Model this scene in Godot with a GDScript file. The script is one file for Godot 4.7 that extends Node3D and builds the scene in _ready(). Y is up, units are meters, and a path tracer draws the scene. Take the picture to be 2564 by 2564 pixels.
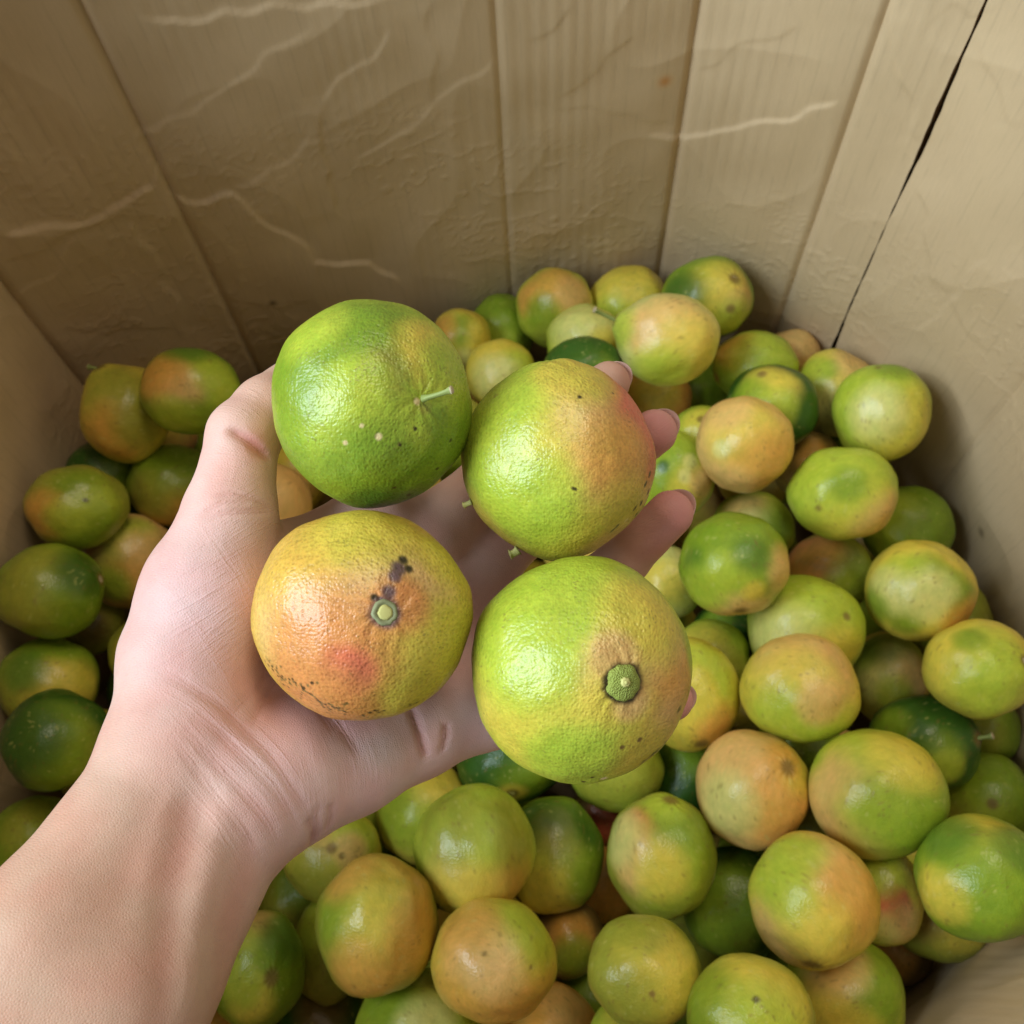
extends Node3D

# ---------------------------------------------------------------- small helpers
var taken := {}
var colours := {}
var peel: StandardMaterial3D
var fine_peel: StandardMaterial3D
var stalk_mat: StandardMaterial3D
var button_mat: StandardMaterial3D
var scar_mat: StandardMaterial3D

func numbered(called: String) -> String:
	var n: int = taken.get(called, 0)
	taken[called] = n + 1
	return called if n == 0 else "%s_%03d" % [called, n]

func tag(o: Node, label: String, category: String, group := "") -> void:
	o.set_meta("label", label)
	o.set_meta("category", category)
	if group:
		o.set_meta("group", group)

func piece(called: String, mesh: Mesh, mat: Material, parent: Node) -> MeshInstance3D:
	var o := MeshInstance3D.new()
	o.name = called if parent != self else numbered(called)
	o.mesh = mesh
	o.material_override = mat
	parent.add_child(o, true)
	return o

func lin(r: int, g: int, b: int) -> Color:
	return Color8(r, g, b).srgb_to_linear()

func noise(sd: int, freq: float, octaves := 1) -> FastNoiseLite:
	var n := FastNoiseLite.new()
	n.seed = sd
	n.noise_type = FastNoiseLite.TYPE_SIMPLEX_SMOOTH
	n.frequency = freq
	n.fractal_type = FastNoiseLite.FRACTAL_FBM if octaves > 1 else FastNoiseLite.FRACTAL_NONE
	n.fractal_octaves = octaves
	return n

func cells(sd: int, freq: float) -> FastNoiseLite:
	var n := FastNoiseLite.new()
	n.seed = sd
	n.noise_type = FastNoiseLite.TYPE_CELLULAR
	n.cellular_distance_function = FastNoiseLite.DISTANCE_EUCLIDEAN
	n.cellular_return_type = FastNoiseLite.RETURN_DISTANCE
	n.cellular_jitter = 0.85
	n.frequency = freq
	n.fractal_type = FastNoiseLite.FRACTAL_NONE
	return n

func grid_mesh(pos: PackedVector3Array, col: PackedColorArray, nu: int, nv: int, wrap: bool, uv := PackedVector2Array()) -> ArrayMesh:
	# a grid of nu columns by nv rows with normals from its own neighbours; front faces clockwise
	var nor := PackedVector3Array()
	nor.resize(pos.size())
	for j in nv:
		var ja := maxi(j - 1, 0) * nu
		var jb := mini(j + 1, nv - 1) * nu
		for i in nu:
			var ia := (i + nu - 1) % nu if wrap else maxi(i - 1, 0)
			var ib := (i + 1) % nu if wrap else mini(i + 1, nu - 1)
			nor[j * nu + i] = (pos[j * nu + ib] - pos[j * nu + ia]).cross(pos[jb + i] - pos[ja + i]).normalized()
	if wrap:
		for e in [0, nv - 1]:
			var s := Vector3.ZERO
			var o: int = 1 if e == 0 else nv - 2
			for i in nu:
				s += nor[o * nu + i]
			for i in nu:
				nor[e * nu + i] = s.normalized()
	var idx := PackedInt32Array()
	var last := nu if wrap else nu - 1
	idx.resize(last * (nv - 1) * 6)
	var k := 0
	for j in nv - 1:
		for i in last:
			var a := j * nu + i
			var b := j * nu + (i + 1) % nu
			var c := a + nu
			var d := b + nu
			idx[k] = a; idx[k + 1] = c; idx[k + 2] = b
			idx[k + 3] = b; idx[k + 4] = c; idx[k + 5] = d
			k += 6
	var arr := []
	arr.resize(Mesh.ARRAY_MAX)
	arr[Mesh.ARRAY_VERTEX] = pos
	arr[Mesh.ARRAY_NORMAL] = nor
	if col.size():
		arr[Mesh.ARRAY_COLOR] = col
	if uv.size():
		arr[Mesh.ARRAY_TEX_UV] = uv
	arr[Mesh.ARRAY_INDEX] = idx
	var m := ArrayMesh.new()
	m.add_surface_from_arrays(Mesh.PRIMITIVE_TRIANGLES, arr, [], {}, 0)
	return m

func tube(path: Array, radii: Array, sides := 14) -> ArrayMesh:
	# a tapered tube along a path, closed at both ends
	var pos := PackedVector3Array()
	var side := Vector3(0.31, 0.9, 0.17)
	for k in path.size():
		var a: Vector3 = path[maxi(k - 1, 0)]
		var b: Vector3 = path[mini(k + 1, path.size() - 1)]
		var t := (b - a).normalized()
		var u := t.cross(side).normalized()
		var v := t.cross(u)
		var p: Vector3 = path[k]
		var r: float = radii[k]
		if k == 0:
			for i in sides:
				pos.append(p)
		for i in sides:
			var q := TAU * i / sides
			pos.append(p + (u * cos(q) + v * sin(q)) * r * (1.0 + 0.08 * sin(3.0 * q + k)))
		if k == path.size() - 1:
			for i in sides:
				pos.append(p + t * r * 0.15)
	return grid_mesh(pos, PackedColorArray(), sides, path.size() + 2, true)

func lathe(profile: Array, sides: int, wobble: float, sd: int) -> ArrayMesh:
	# profile of (radius, height) turned round y, uneven by wobble
	var n := noise(sd, 1.0)
	var pos := PackedVector3Array()
	for p in profile:
		for i in sides:
			var q := -TAU * i / sides
			var r: float = p.x * (1.0 + wobble * n.get_noise_2d(cos(q) * 1.7, sin(q) * 1.7))
			pos.append(Vector3(cos(q) * r, p.y, sin(q) * r))
	return grid_mesh(pos, PackedColorArray(), sides, profile.size(), true)

func facing(y: Vector3) -> Basis:
	# a basis whose y axis points along y
	var s := y.normalized()
	var x := s.cross(Vector3(0.3, 0.2, 0.93)).normalized()
	return Basis(x, s, x.cross(s))

# ---------------------------------------------------------------- citrus
func citrus_mesh(radii: Vector3, base: String, patches: Array, stem: Vector3, neck: float, nu: int, nv: int, sd: int, fine: bool, lumps := [], mottle := 0.16, gland := 0.10) -> ArrayMesh:
	var n := noise(sd, 1.0)
	var pits := cells(sd, 1.0 / 0.00124)
	var b := facing(stem)
	var hues := noise(sd + 60, 3.3, 3)
	var pos := PackedVector3Array()
	var col := PackedColorArray()
	pos.resize(nu * (nv + 1))
	col.resize(nu * (nv + 1))
	var dirs := []
	var inner := PackedFloat32Array()
	var outer := PackedFloat32Array()
	var tints := []
	for p in patches:
		dirs.append((p[0] as Vector3).normalized())
		var size: float = p[1]
		var soft: float = 0.3 if size < 0.1 else 0.65
		if p.size() > 3:
			soft = p[3]
		inner.append(cos(minf(size * (1.0 - soft), 3.1)))
		outer.append(cos(minf(size * (1.0 + soft), 3.1)))
		tints.append(colours[p[2]])
	var scuff: Color = colours["B"]
	var waxy: Color = colours["W"]
	var full := 1.0 if fine else 0.85
	var base_colour: Color = colours[base]
	var k := 0
	for j in nv + 1:
		var th := PI * j / nv
		var st := sin(th)
		var ct := cos(th)
		var near := exp(-th * th / 0.10)
		var dip := exp(-th * th / 0.012)
		for i in nu:
			var ph := TAU * i / nu
			var d := b.x * (st * cos(ph)) + b.z * (st * sin(ph)) + b.y * ct
			var w := n.get_noise_3dv(d * 1.1) * (1.1 if fine else 1.55)
			var w2 := n.get_noise_3dv(d * 3.1 + Vector3(7, 3, 1))
			var r := 1.0 + 0.030 * w + 0.008 * w2 + neck * near - 0.020 * dip
			r += near * (1.0 - dip) * 0.006 * sin(ph * 9.0 + 3.0 * w2)
			for l in lumps:
				r += l[1] * exp((d.dot(l[0]) - 1.0) * l[2])
			var c := base_colour
			var w3 := n.get_noise_3dv(d * 7.0 + Vector3(1, 9, 4))
			var w4 := n.get_noise_3dv(d * 19.0)
			var edge := 0.13 * w2 + 0.10 * w3 + 0.05 * w4
			for q in dirs.size():
				var dt: float = d.dot(dirs[q])
				var m := smoothstep(outer[q], inner[q], dt + edge * (1.0 - inner[q]) * 2.6)
				if m > 0.0:
					c = c.lerp(tints[q], m * full)
			if fine:
				c = c * 0.82
			else:
				# scuffs, specks and dull blotches
				var sc := n.get_noise_3dv(d * 13.0 + Vector3(9, 2, 6)) + 0.6 * w2
				if sc > 0.78:
					c = c.lerp(scuff, minf((sc - 0.78) * 2.2, 0.45))
				elif sc < -0.82:
					c = c.lerp(waxy, minf((-sc - 0.82) * 1.6, 0.35))
			var p3 := Vector3(d.x * radii.x, d.y * radii.y, d.z * radii.z) * r
			var hue := 0.7 * hues.get_noise_3dv(d) + 0.3 * w4
			c = c * (1.0 + 0.06 * w3 + 0.05 * w4)
			c.r *= 1.0 + mottle * hue
			c.g *= 1.0 + 0.3 * mottle * hue
			c.b *= 1.0 + 0.8 * mottle * hue
			if fine:
				var cv := pits.get_noise_3dv(p3) + 1.0
				var pit := 1.0 - smoothstep(0.10, 0.52, cv)
				var rim := smoothstep(0.45, 0.75, cv)
				var g := n.get_noise_3dv(d * 42.0)
				p3 -= d * (0.00014 * pit - 0.00003 * g - 0.00002 * w4)
				c = c * (1.0 - gland * pit + 0.10 * rim + 0.07 * g)
				c.g *= 1.0 - gland * 0.4 * pit
				# small scuffs and specks on the peel
				var sp := n.get_noise_3dv(d * 31.0 + Vector3(5, 5, 5)) + 0.5 * w2
				if sp > 0.86:
					c = c.lerp(Color(0.16, 0.12, 0.03), minf((sp - 0.86) * 5.0, 0.6))
			pos[k] = p3
			c.a = 1.0
			col[k] = c
			k += 1
	return grid_mesh(pos, col, nu, nv + 1, true)

func surface_at(radii: Vector3, d: Vector3, out := 1.0) -> Vector3:
	var s := d.normalized()
	return Vector3(s.x * radii.x, s.y * radii.y, s.z * radii.z) * out

func add_stalk(parent: Node3D, radii: Vector3, d: Vector3, along: Vector3, thick := 0.0013, bare := false) -> void:
	var p := surface_at(radii, d, 0.985)
	var mid := p + along * 0.5 + d.normalized() * along.length() * 0.12
	var e := p + along
	var o := piece("stalk", tube([p, p.lerp(mid, 0.35), mid, mid.lerp(e, 0.6), e.lerp(mid, 0.08), e], [thick * 1.5, thick * 1.05, thick * 0.95, thick * 1.05, thick * 1.5, thick * 1.35]), scar_mat if bare else stalk_mat, parent)
	if bare:
		return
	var t := (e - mid).normalized()
	var cap := piece("cut_end", lathe([Vector2(0, -0.0004), Vector2(thick * 1.5, -0.0003), Vector2(thick * 1.55, 0.0001), Vector2(thick * 1.2, 0.0005), Vector2(0, 0.0004)].map(func(q): return q), 12, 0.2, 3), button_mat, o)
	cap.transform = Transform3D(facing(t), e)

func add_button(parent: Node3D, radii: Vector3, d: Vector3, size: float, mat: Material) -> void:
	var o := piece("stem_button", lathe([Vector2(0, size * 0.10), Vector2(size * 0.62, size * 0.12), Vector2(size * 0.72, size * 0.22), Vector2(size * 0.9, size * 0.30), Vector2(size * 1.05, size * 0.20), Vector2(size * 1.15, -size * 0.05), Vector2(size * 1.2, -size * 0.5)], 20, 0.10, int(size * 1e6)), mat, parent)
	o.transform = Transform3D(facing(d), surface_at(radii, d, 0.975))
	if size > 0.0025:
		piece("stem_scar", lathe([Vector2(0, size * 0.34), Vector2(size * 0.45, size * 0.32), Vector2(size * 0.60, size * 0.26), Vector2(size * 0.68, size * 0.05)], 18, 0.10, 4), scar_mat, o)

func box_fruit(at: Vector3, radii: Vector3, base: String, patches: Array, features: Array, label: String, group := "", sd := 0) -> Node3D:
	var stem := Vector3(-0.2, -0.3, -0.93)
	var neck := 0.0
	for f in features:
		if f[0] == "k" or f[0] == "b":
			stem = f[1]
			neck = 0.10 if f[0] == "k" else 0.01
			patches.append([f[1], 0.12, "B"])
		elif f[0] == "m":
			patches.append([f[1], f[2], f[3], 0.6])
		elif f[0] == "n":
			patches.append([f[1], 0.09, "X", 0.6])
			patches.append([f[1], 0.04, "W", 0.6])
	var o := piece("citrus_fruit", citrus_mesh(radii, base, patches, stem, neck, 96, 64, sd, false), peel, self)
	o.transform = Transform3D(TILT, at)
	tag(o, label, "fruit", group if group else "citrus fruit heaped in the cardboard bin")
	for f in features:
		if f[0] == "k":
			add_stalk(o, radii, f[1], f[2])
		elif f[0] == "b":
			add_button(o, radii, f[1], 0.0021, button_mat)
	return o

# ---------------------------------------------------------------- cardboard
var creases := []
var worn := 0.0
var stains := []

func wall_bump(s: float, y: float, n: FastNoiseLite) -> float:
	# how far the sheet stands into the bin at arc length s and height y (metres)
	var d := 0.0030 * n.get_noise_2d(s * 5.0, y * 5.0) + 0.0008 * n.get_noise_2d(s * 22.0, y * 14.0)
	d += 0.00013 * sin(TAU * s / 0.0082 + 2.0 * n.get_noise_2d(s * 7.0, 2.0)) * maxf(0.2 + 1.3 * n.get_noise_2d(s * 9.0, y * 4.0), 0.0)
	var ridge := 1.0 - absf(n.get_noise_2d(s * 9.0 + 4.0, y * 7.0))
	d += 0.0008 * ridge * ridge * ridge * ridge
	var crumple := 1.0 - absf(n.get_noise_2d(s * 21.0 + 0.6 * n.get_noise_2d(s * 60.0, y * 60.0), y * 16.0 + 30.0))
	d += 0.0006 * pow(crumple, 10.0) * clampf(0.3 + 1.6 * n.get_noise_2d(s * 4.0, y * 4.0 + 80.0), 0.0, 1.0)
	worn = 0.0
	for c in creases:
		var box: Rect2 = c[3]
		if not box.has_point(Vector2(s, y)):
			continue
		var best := 1e9
		var side := 1.0
		var pts: PackedVector2Array = c[2]
		var p := Vector2(s + 0.0045 * n.get_noise_2d(s * 28.0, y * 28.0), y + 0.0045 * n.get_noise_2d(y * 28.0 + 50.0, s * 28.0))
		var fade := 1.0
		for k in pts.size() - 1:
			var a := pts[k]
			var ab := pts[k + 1] - a
			var t := clampf((p - a).dot(ab) / ab.length_squared(), 0.0, 1.0)
			var q := p - a - ab * t
			var l := q.length()
			if l < best:
				best = l
				side = signf(ab.cross(q))
				var along := (k + t) / (pts.size() - 1)
				fade = smoothstep(0.0, 0.12, along) * smoothstep(1.0, 0.88, along)
		var w: float = c[1]
		var amp: float = c[0]
		d += fade * (0.38 * absf(amp) * exp(-absf(best) / (w * 0.5)) + 0.6 * amp * side * (1.0 - exp(-best / (w * 0.5))) * exp(-best / 0.016))
		worn = maxf(worn, fade * clampf(absf(amp) * 700.0, 0.0, 1.0) * exp(-best * best / 0.0000028))
	return d

func wall_panel(parent: Node3D, a: Vector2, b: Vector2, s0: float, low: float, high: float, ends: Vector2, ma: Vector2, mb: Vector2, mat: Material, n: FastNoiseLite, back: Material) -> void:
	var along := b - a
	var length := along.length()
	along /= length
	var inward := Vector2(-along.y, along.x)
	var step := 0.0016
	var nu := int(length / step) + 2
	var nv := int((high - low) / step) + 2
	var pos := PackedVector3Array()
	var col := PackedColorArray()
	var uv := PackedVector2Array()
	pos.resize(nu * nv)
	col.resize(nu * nv)
	uv.resize(nu * nv)
	var k := 0
	for j in nv:
		var y := high + (low - high) * j / (nv - 1)
		for i in nu:
			var u := length * i / (nu - 1)
			var s := s0 + u
			var d := wall_bump(s, y, n)
			# the scored fold at either edge of a panel is pressed into the board
			d -= ends.x * 0.0026 * exp(-pow(u / 0.0022, 2.0)) + ends.y * 0.0026 * exp(-pow((length - u) / 0.0022, 2.0))
			# near a fold the sheet leans towards the fold's own mitre, so that neighbours meet
			var lean := inward.lerp(ma, exp(-pow(u / 0.010, 2.0))).lerp(mb, exp(-pow((length - u) / 0.010, 2.0)))
			var p := a + along * u + lean * d
			# cut edges are a little ragged
			if ends.x < 0.01 or ends.y < 0.01:
				var e := exp(-u / 0.012) if ends.x < 0.01 else exp(-(length - u) / 0.012)
				p += along * e * (0.0008 * n.get_noise_2d(9.0, y * 7.0) + 0.0003 * n.get_noise_2d(3.0, y * 50.0) - 0.0002) * (1.0 if ends.x < 0.01 else -1.0)
			pos[k] = Vector3(p.x, y, p.y)
			var t := 1.0 + 0.05 * n.get_noise_2d(s * 9.0, y * 2.0) + 0.06 * n.get_noise_2d(s * 2.5 + 9.0, y * 3.0)
			# the paper is rubbed pale along its creases
			t *= 1.0 + 0.09 * worn * (0.5 + n.get_noise_2d(s * 60.0, y * 60.0))
			var c := Color(t, t, t * 0.99)
			for q in stains:
				var m := exp(-(Vector2(s, y) - q[0]).length_squared() / (q[1] * q[1]))
				if m > 0.02:
					c = c.lerp(q[2], m * q[3])
			col[k] = c
			uv[k] = Vector2(s / 0.16, y / 0.16)
			k += 1
	var o := piece("panel", grid_mesh(pos, col, nu, nv, false, uv), mat, parent)
	# outer liner, rim and edges of the board, 7 mm behind the inner sheet
	var st := SurfaceTool.new()
	st.begin(Mesh.PRIMITIVE_TRIANGLES)
	var off := inward * -0.011
	var c4 := [a - inward * 0.0045, b - inward * 0.0045, b + off, a + off]
	for q in 4:
		var p0: Vector2 = c4[q]
		var p1: Vector2 = c4[(q + 1) % 4]
		if q == 0:
			continue
		quad(st, Vector3(p0.x, high, p0.y), Vector3(p1.x, high, p1.y), Vector3(p1.x, low, p1.y), Vector3(p0.x, low, p0.y))
	quad(st, v3(a, high), v3(b, high), v3(c4[2], high), v3(c4[3], high))
	quad(st, v3(c4[3], low), v3(c4[2], low), v3(b, low), v3(a, low))
	st.generate_normals()
	piece("board_back", st.commit(), back, o)

func v3(p: Vector2, y: float) -> Vector3:
	return Vector3(p.x, y, p.y)

func quad(st: SurfaceTool, a: Vector3, b: Vector3, c: Vector3, d: Vector3) -> void:
	for p in [a, b, c, a, c, d]:
		st.add_vertex(p)

# ---------------------------------------------------------------- the hand: tapered bones joined smoothly, meshed as surface nets (millimetres in the palm's own axes)
var ba := PackedVector3Array()
var bab := PackedVector3Array()
var binv := PackedFloat32Array()
var br0 := PackedFloat32Array()
var br1 := PackedFloat32Array()
var bgroup := PackedInt32Array()

func bone(group: int, a: Vector3, r0: float, b: Vector3, r1: float) -> void:
	ba.append(a)
	bab.append(b - a)
	binv.append(1.0 / maxf((b - a).length_squared(), 1e-6))
	br0.append(r0)
	br1.append(r1 - r0)
	bgroup.append(group)

func field(p: Vector3, list: PackedInt32Array) -> float:
	var palm := 60.0
	var fingers := 60.0
	var now := 60.0
	var last := -1
	for i in list:
		var ap := p - ba[i]
		var t := clampf(ap.dot(bab[i]) * binv[i], 0.0, 1.0)
		var d := (ap - bab[i] * t).length() - br0[i] - br1[i] * t
		var g := bgroup[i]
		if g == 0:
			var h := maxf(9.0 - absf(palm - d), 0.0)
			palm = minf(palm, d) - h * h / 36.0
		else:
			if g != last:
				fingers = minf(fingers, now)
				now = 60.0
				last = g
			var h := maxf(3.0 - absf(now - d), 0.0)
			now = minf(now, d) - h * h / 12.0
	fingers = minf(fingers, now)
	var h2 := maxf(7.0 - absf(palm - fingers), 0.0)
	return minf(palm, fingers) - h2 * h2 / 28.0

func hand_mesh(folds: Array, tints: Array, span: Rect2) -> ArrayMesh:
	var cell := 1.25
	var lo := Vector3(1e9, 1e9, 1e9)
	var hi := -lo
	for i in ba.size():
		var r := maxf(br0[i], br0[i] + br1[i]) + 4.0
		for q in [ba[i], ba[i] + bab[i]]:
			lo = lo.min(q - Vector3.ONE * r)
			hi = hi.max(q + Vector3.ONE * r)
	var nb := ((hi - lo) / (cell * 8.0)).ceil()
	var bx := int(nb.x) + 1
	var by := int(nb.y) + 1
	var bz := int(nb.z) + 1
	var nx := bx * 8
	var ny := by * 8
	var nz := bz * 8
	var sy := nx
	var sz := nx * ny
	var val := PackedFloat32Array()
	val.resize(nx * ny * nz)
	val.fill(50.0)
	var vid := PackedInt32Array()
	vid.resize(nx * ny * nz)
	vid.fill(-1)
	var blocks := []
	var half := cell * 4.0 * 1.7321
	for kz in bz:
		for ky in by:
			for kx in bx:
				var c := lo + Vector3(kx + 0.5, ky + 0.5, kz + 0.5) * cell * 8.0
				var list := PackedInt32Array()
				for i in ba.size():
					var ap := c - ba[i]
					var t := clampf(ap.dot(bab[i]) * binv[i], 0.0, 1.0)
					if (ap - bab[i] * t).length() - br0[i] - br1[i] * t < half + 11.0:
						list.append(i)
				if list.is_empty():
					continue
				var d := field(c, list)
				if absf(d) > half + 4.5:
					continue
				blocks.append([kx, ky, kz, list])
				for z in 8:
					for y in 8:
						var at := (kx * 8) + (ky * 8 + y) * sy + (kz * 8 + z) * sz
						var p := lo + Vector3(kx * 8, ky * 8 + y, kz * 8 + z) * cell
						for x in 8:
							val[at + x] = field(p, list)
							p.x += cell
	var pos := PackedVector3Array()
	var lists := []
	var corner := [0, 1, sy, sy + 1, sz, sz + 1, sz + sy, sz + sy + 1]
	var edges := [[0, 1], [2, 3], [4, 5], [6, 7], [0, 2], [1, 3], [4, 6], [5, 7], [0, 4], [1, 5], [2, 6], [3, 7]]
	var offs := []
	for q in 8:
		offs.append(Vector3(q & 1, (q >> 1) & 1, q >> 2))
	var v8 := PackedFloat32Array()
	v8.resize(8)
	for bl in blocks:
		for z in 8:
			for y in 8:
				for x in 8:
					var gx: int = bl[0] * 8 + x
					var gy: int = bl[1] * 8 + y
					var gz: int = bl[2] * 8 + z
					if gx >= nx - 1 or gy >= ny - 1 or gz >= nz - 1:
						continue
					var at := gx + gy * sy + gz * sz
					var inside := 0
					if absf(val[at]) > 3.0:
						continue
					for q in 8:
						v8[q] = val[at + corner[q]]
						if v8[q] < 0.0:
							inside += 1
					if inside == 0 or inside == 8:
						continue
					var s := Vector3.ZERO
					var n := 0
					for e in edges:
						var f0 := v8[e[0]]
						var f1 := v8[e[1]]
						if (f0 < 0.0) != (f1 < 0.0):
							s += (offs[e[0]] as Vector3).lerp(offs[e[1]], f0 / (f0 - f1))
							n += 1
					vid[at] = pos.size()
					pos.append(lo + (Vector3(gx, gy, gz) + s / n) * cell)
					lists.append(bl[3])
	var idx := PackedInt32Array()
	var steps := [1, sy, sz]
	for bl in blocks:
		for z in 8:
			for y in 8:
				for x in 8:
					var at: int = bl[0] * 8 + x + (bl[1] * 8 + y) * sy + (bl[2] * 8 + z) * sz
					if vid[at] < 0:
						continue
					for a in 3:
						var f0 := val[at]
						var f1 := val[at + steps[a]]
						if (f0 < 0.0) == (f1 < 0.0):
							continue
						var u: int = steps[(a + 1) % 3]
						var w: int = steps[(a + 2) % 3]
						var q := [vid[at], vid[at - u], vid[at - u - w], vid[at - w]]
						if q.min() < 0:
							continue
						if f0 < 0.0:
							idx.append_array([q[0], q[1], q[2], q[0], q[2], q[3]])
						else:
							idx.append_array([q[0], q[2], q[1], q[0], q[3], q[2]])
	# settle every vertex on the true surface, then press in the folds of the skin
	var col := PackedColorArray()
	var uv := PackedVector2Array()
	col.resize(pos.size())
	uv.resize(pos.size())
	var rough := noise(5, 0.09, 3)
	var blotch := noise(8, 0.045, 2)
	for k in pos.size():
		var p := pos[k]
		var list: PackedInt32Array = lists[k]
		var f := field(p, list)
		var g := Vector3(field(p + Vector3(0.4, 0, 0), list) - f, field(p + Vector3(0, 0.4, 0), list) - f, field(p + Vector3(0, 0, 0.4), list) - f)
		var gl := g.length()
		if gl > 1e-4:
			p -= g / gl * clampf(f * 0.4 / gl, -1.2, 1.2)
			g /= gl
		var m := Vector2(p.x, p.z)
		var fold := 0.0
		if g.y > -0.2:
			var d := 0.0
			for fo in folds:
				var box: Rect2 = fo[3]
				if not box.has_point(m):
					continue
				var pts: PackedVector2Array = fo[2]
				var best := 1e9
				var fade := 1.0
				for e in pts.size() - 1:
					var a := pts[e]
					var ab := pts[e + 1] - a
					var t := clampf((m - a).dot(ab) / ab.length_squared(), 0.0, 1.0)
					var l := (m - a - ab * t).length_squared()
					if l < best:
						best = l
						var along := (e + t) / (pts.size() - 1)
						fade = smoothstep(-0.02, 0.22, along) * smoothstep(1.02, 0.78, along)
				var w: float = fo[1]
				d += fo[0] * fade * exp(-best / (w * w))
			p += g * d * smoothstep(-0.2, 0.3, g.y)
			fold = clampf(-d * 0.32, 0.0, 0.38)
		p += g * 0.10 * rough.get_noise_3dv(p)
		var c: Color = lin(190, 150, 126)
		for t in tints:
			var w: float = exp(-(p - t[0]).length_squared() / (t[1] * t[1])) * t[3]
			c = c.lerp(t[2], minf(w, 1.0))
		c = c.lerp(lin(178, 104, 92), fold)
		var bn := blotch.get_noise_3dv(p)
		c = c * (1.0 + 0.05 * rough.get_noise_3dv(p * 2.0))
		c.g *= 1.0 - 0.12 * bn
		c.b *= 1.0 - 0.13 * bn
		c.a = 1.0
		col[k] = c
		uv[k] = Vector2((p.x - span.position.x) / span.size.x, (p.z - span.position.y) / span.size.y)
		pos[k] = p
	var nor := PackedVector3Array()
	nor.resize(pos.size())
	for k in range(0, idx.size(), 3):
		var a := pos[idx[k]]
		var n := (pos[idx[k + 2]] - a).cross(pos[idx[k + 1]] - a)
		nor[idx[k]] += n
		nor[idx[k + 1]] += n
		nor[idx[k + 2]] += n
	for k in nor.size():
		nor[k] = nor[k].normalized()
		pos[k] *= 0.001
	var arr := []
	arr.resize(Mesh.ARRAY_MAX)
	arr[Mesh.ARRAY_VERTEX] = pos
	arr[Mesh.ARRAY_NORMAL] = nor
	arr[Mesh.ARRAY_COLOR] = col
	arr[Mesh.ARRAY_TEX_UV] = uv
	arr[Mesh.ARRAY_INDEX] = idx
	var mesh := ArrayMesh.new()
	mesh.add_surface_from_arrays(Mesh.PRIMITIVE_TRIANGLES, arr)
	return mesh

func stroke(bytes: PackedByteArray, size: int, span: Rect2, pts: PackedVector2Array, width: float, depth: float) -> void:
	# presses a tapering line (palm millimetres) into a height map
	var k := size / span.size.x
	for e in pts.size() - 1:
		var a := (pts[e] - span.position) * k
		var b := (pts[e + 1] - span.position) * k
		var w := width * k
		var ab := b - a
		var x0 := maxi(int(minf(a.x, b.x) - w * 2.2), 0)
		var x1 := mini(int(maxf(a.x, b.x) + w * 2.2) + 1, size - 1)
		var y0 := maxi(int(minf(a.y, b.y) - w * 2.2), 0)
		var y1 := mini(int(maxf(a.y, b.y) + w * 2.2) + 1, size - 1)
		var inv := 1.0 / maxf(ab.length_squared(), 1e-6)
		for y in range(y0, y1 + 1):
			for x in range(x0, x1 + 1):
				var p := Vector2(x, y) - a
				var t := clampf(p.dot(ab) * inv, 0.0, 1.0)
				var l := (p - ab * t).length_squared()
				if l > w * w * 4.8:
					continue
				var along := (e + t) / (pts.size() - 1)
				var m := depth * exp(-l / (w * w)) * smoothstep(-0.05, 0.3, along) * smoothstep(1.05, 0.7, along)
				var at := y * size + x
				bytes[at] = clampi(int(bytes[at] - m), 0, 255)

func nail(parent: Node3D, tip: Vector3, along: Vector3, out: Vector3, r: float, length: float, over: float, mat: Material) -> void:
	# a curved plate on the back of a fingertip that stands a little past its end (metres)
	var f := along.normalized()
	var up := (out - f * out.dot(f)).normalized()
	var side := f.cross(up)
	var pos := PackedVector3Array()
	var nu := 15
	var nv := 12
	for lay in 2:
		for j in nv:
			var t := float(j) / (nv - 1)
			var jj := t if lay == 0 else 1.0 - t
			for i in nu:
				var q := -1.0 + 2.0 * i / (nu - 1)
				var ang := q * 0.95
				var end := over * (1.0 - 0.45 * q * q) + length * 0.0
				var x := lerpf(-length * (1.0 - 0.25 * q * q), end, jj)
				var rr := r + (0.0 if lay == 0 else -0.00045)
				var sag := 0.0009 * jj * jj
				pos.append(tip + f * x + side * sin(ang) * rr * 0.93 + up * (cos(ang) * rr * 0.88 - sag))
	piece("fingernail", grid_mesh(pos, PackedColorArray(), nu, nv * 2, false), mat, parent)

# ---------------------------------------------------------------- tables measured from the photograph, in world metres
const TILT := Basis(Vector3(0.99594, -0.03723, 0.08196), Vector3(0.09002, 0.41188, -0.90678), Vector3(0, 0.91048, 0.41356))

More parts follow.
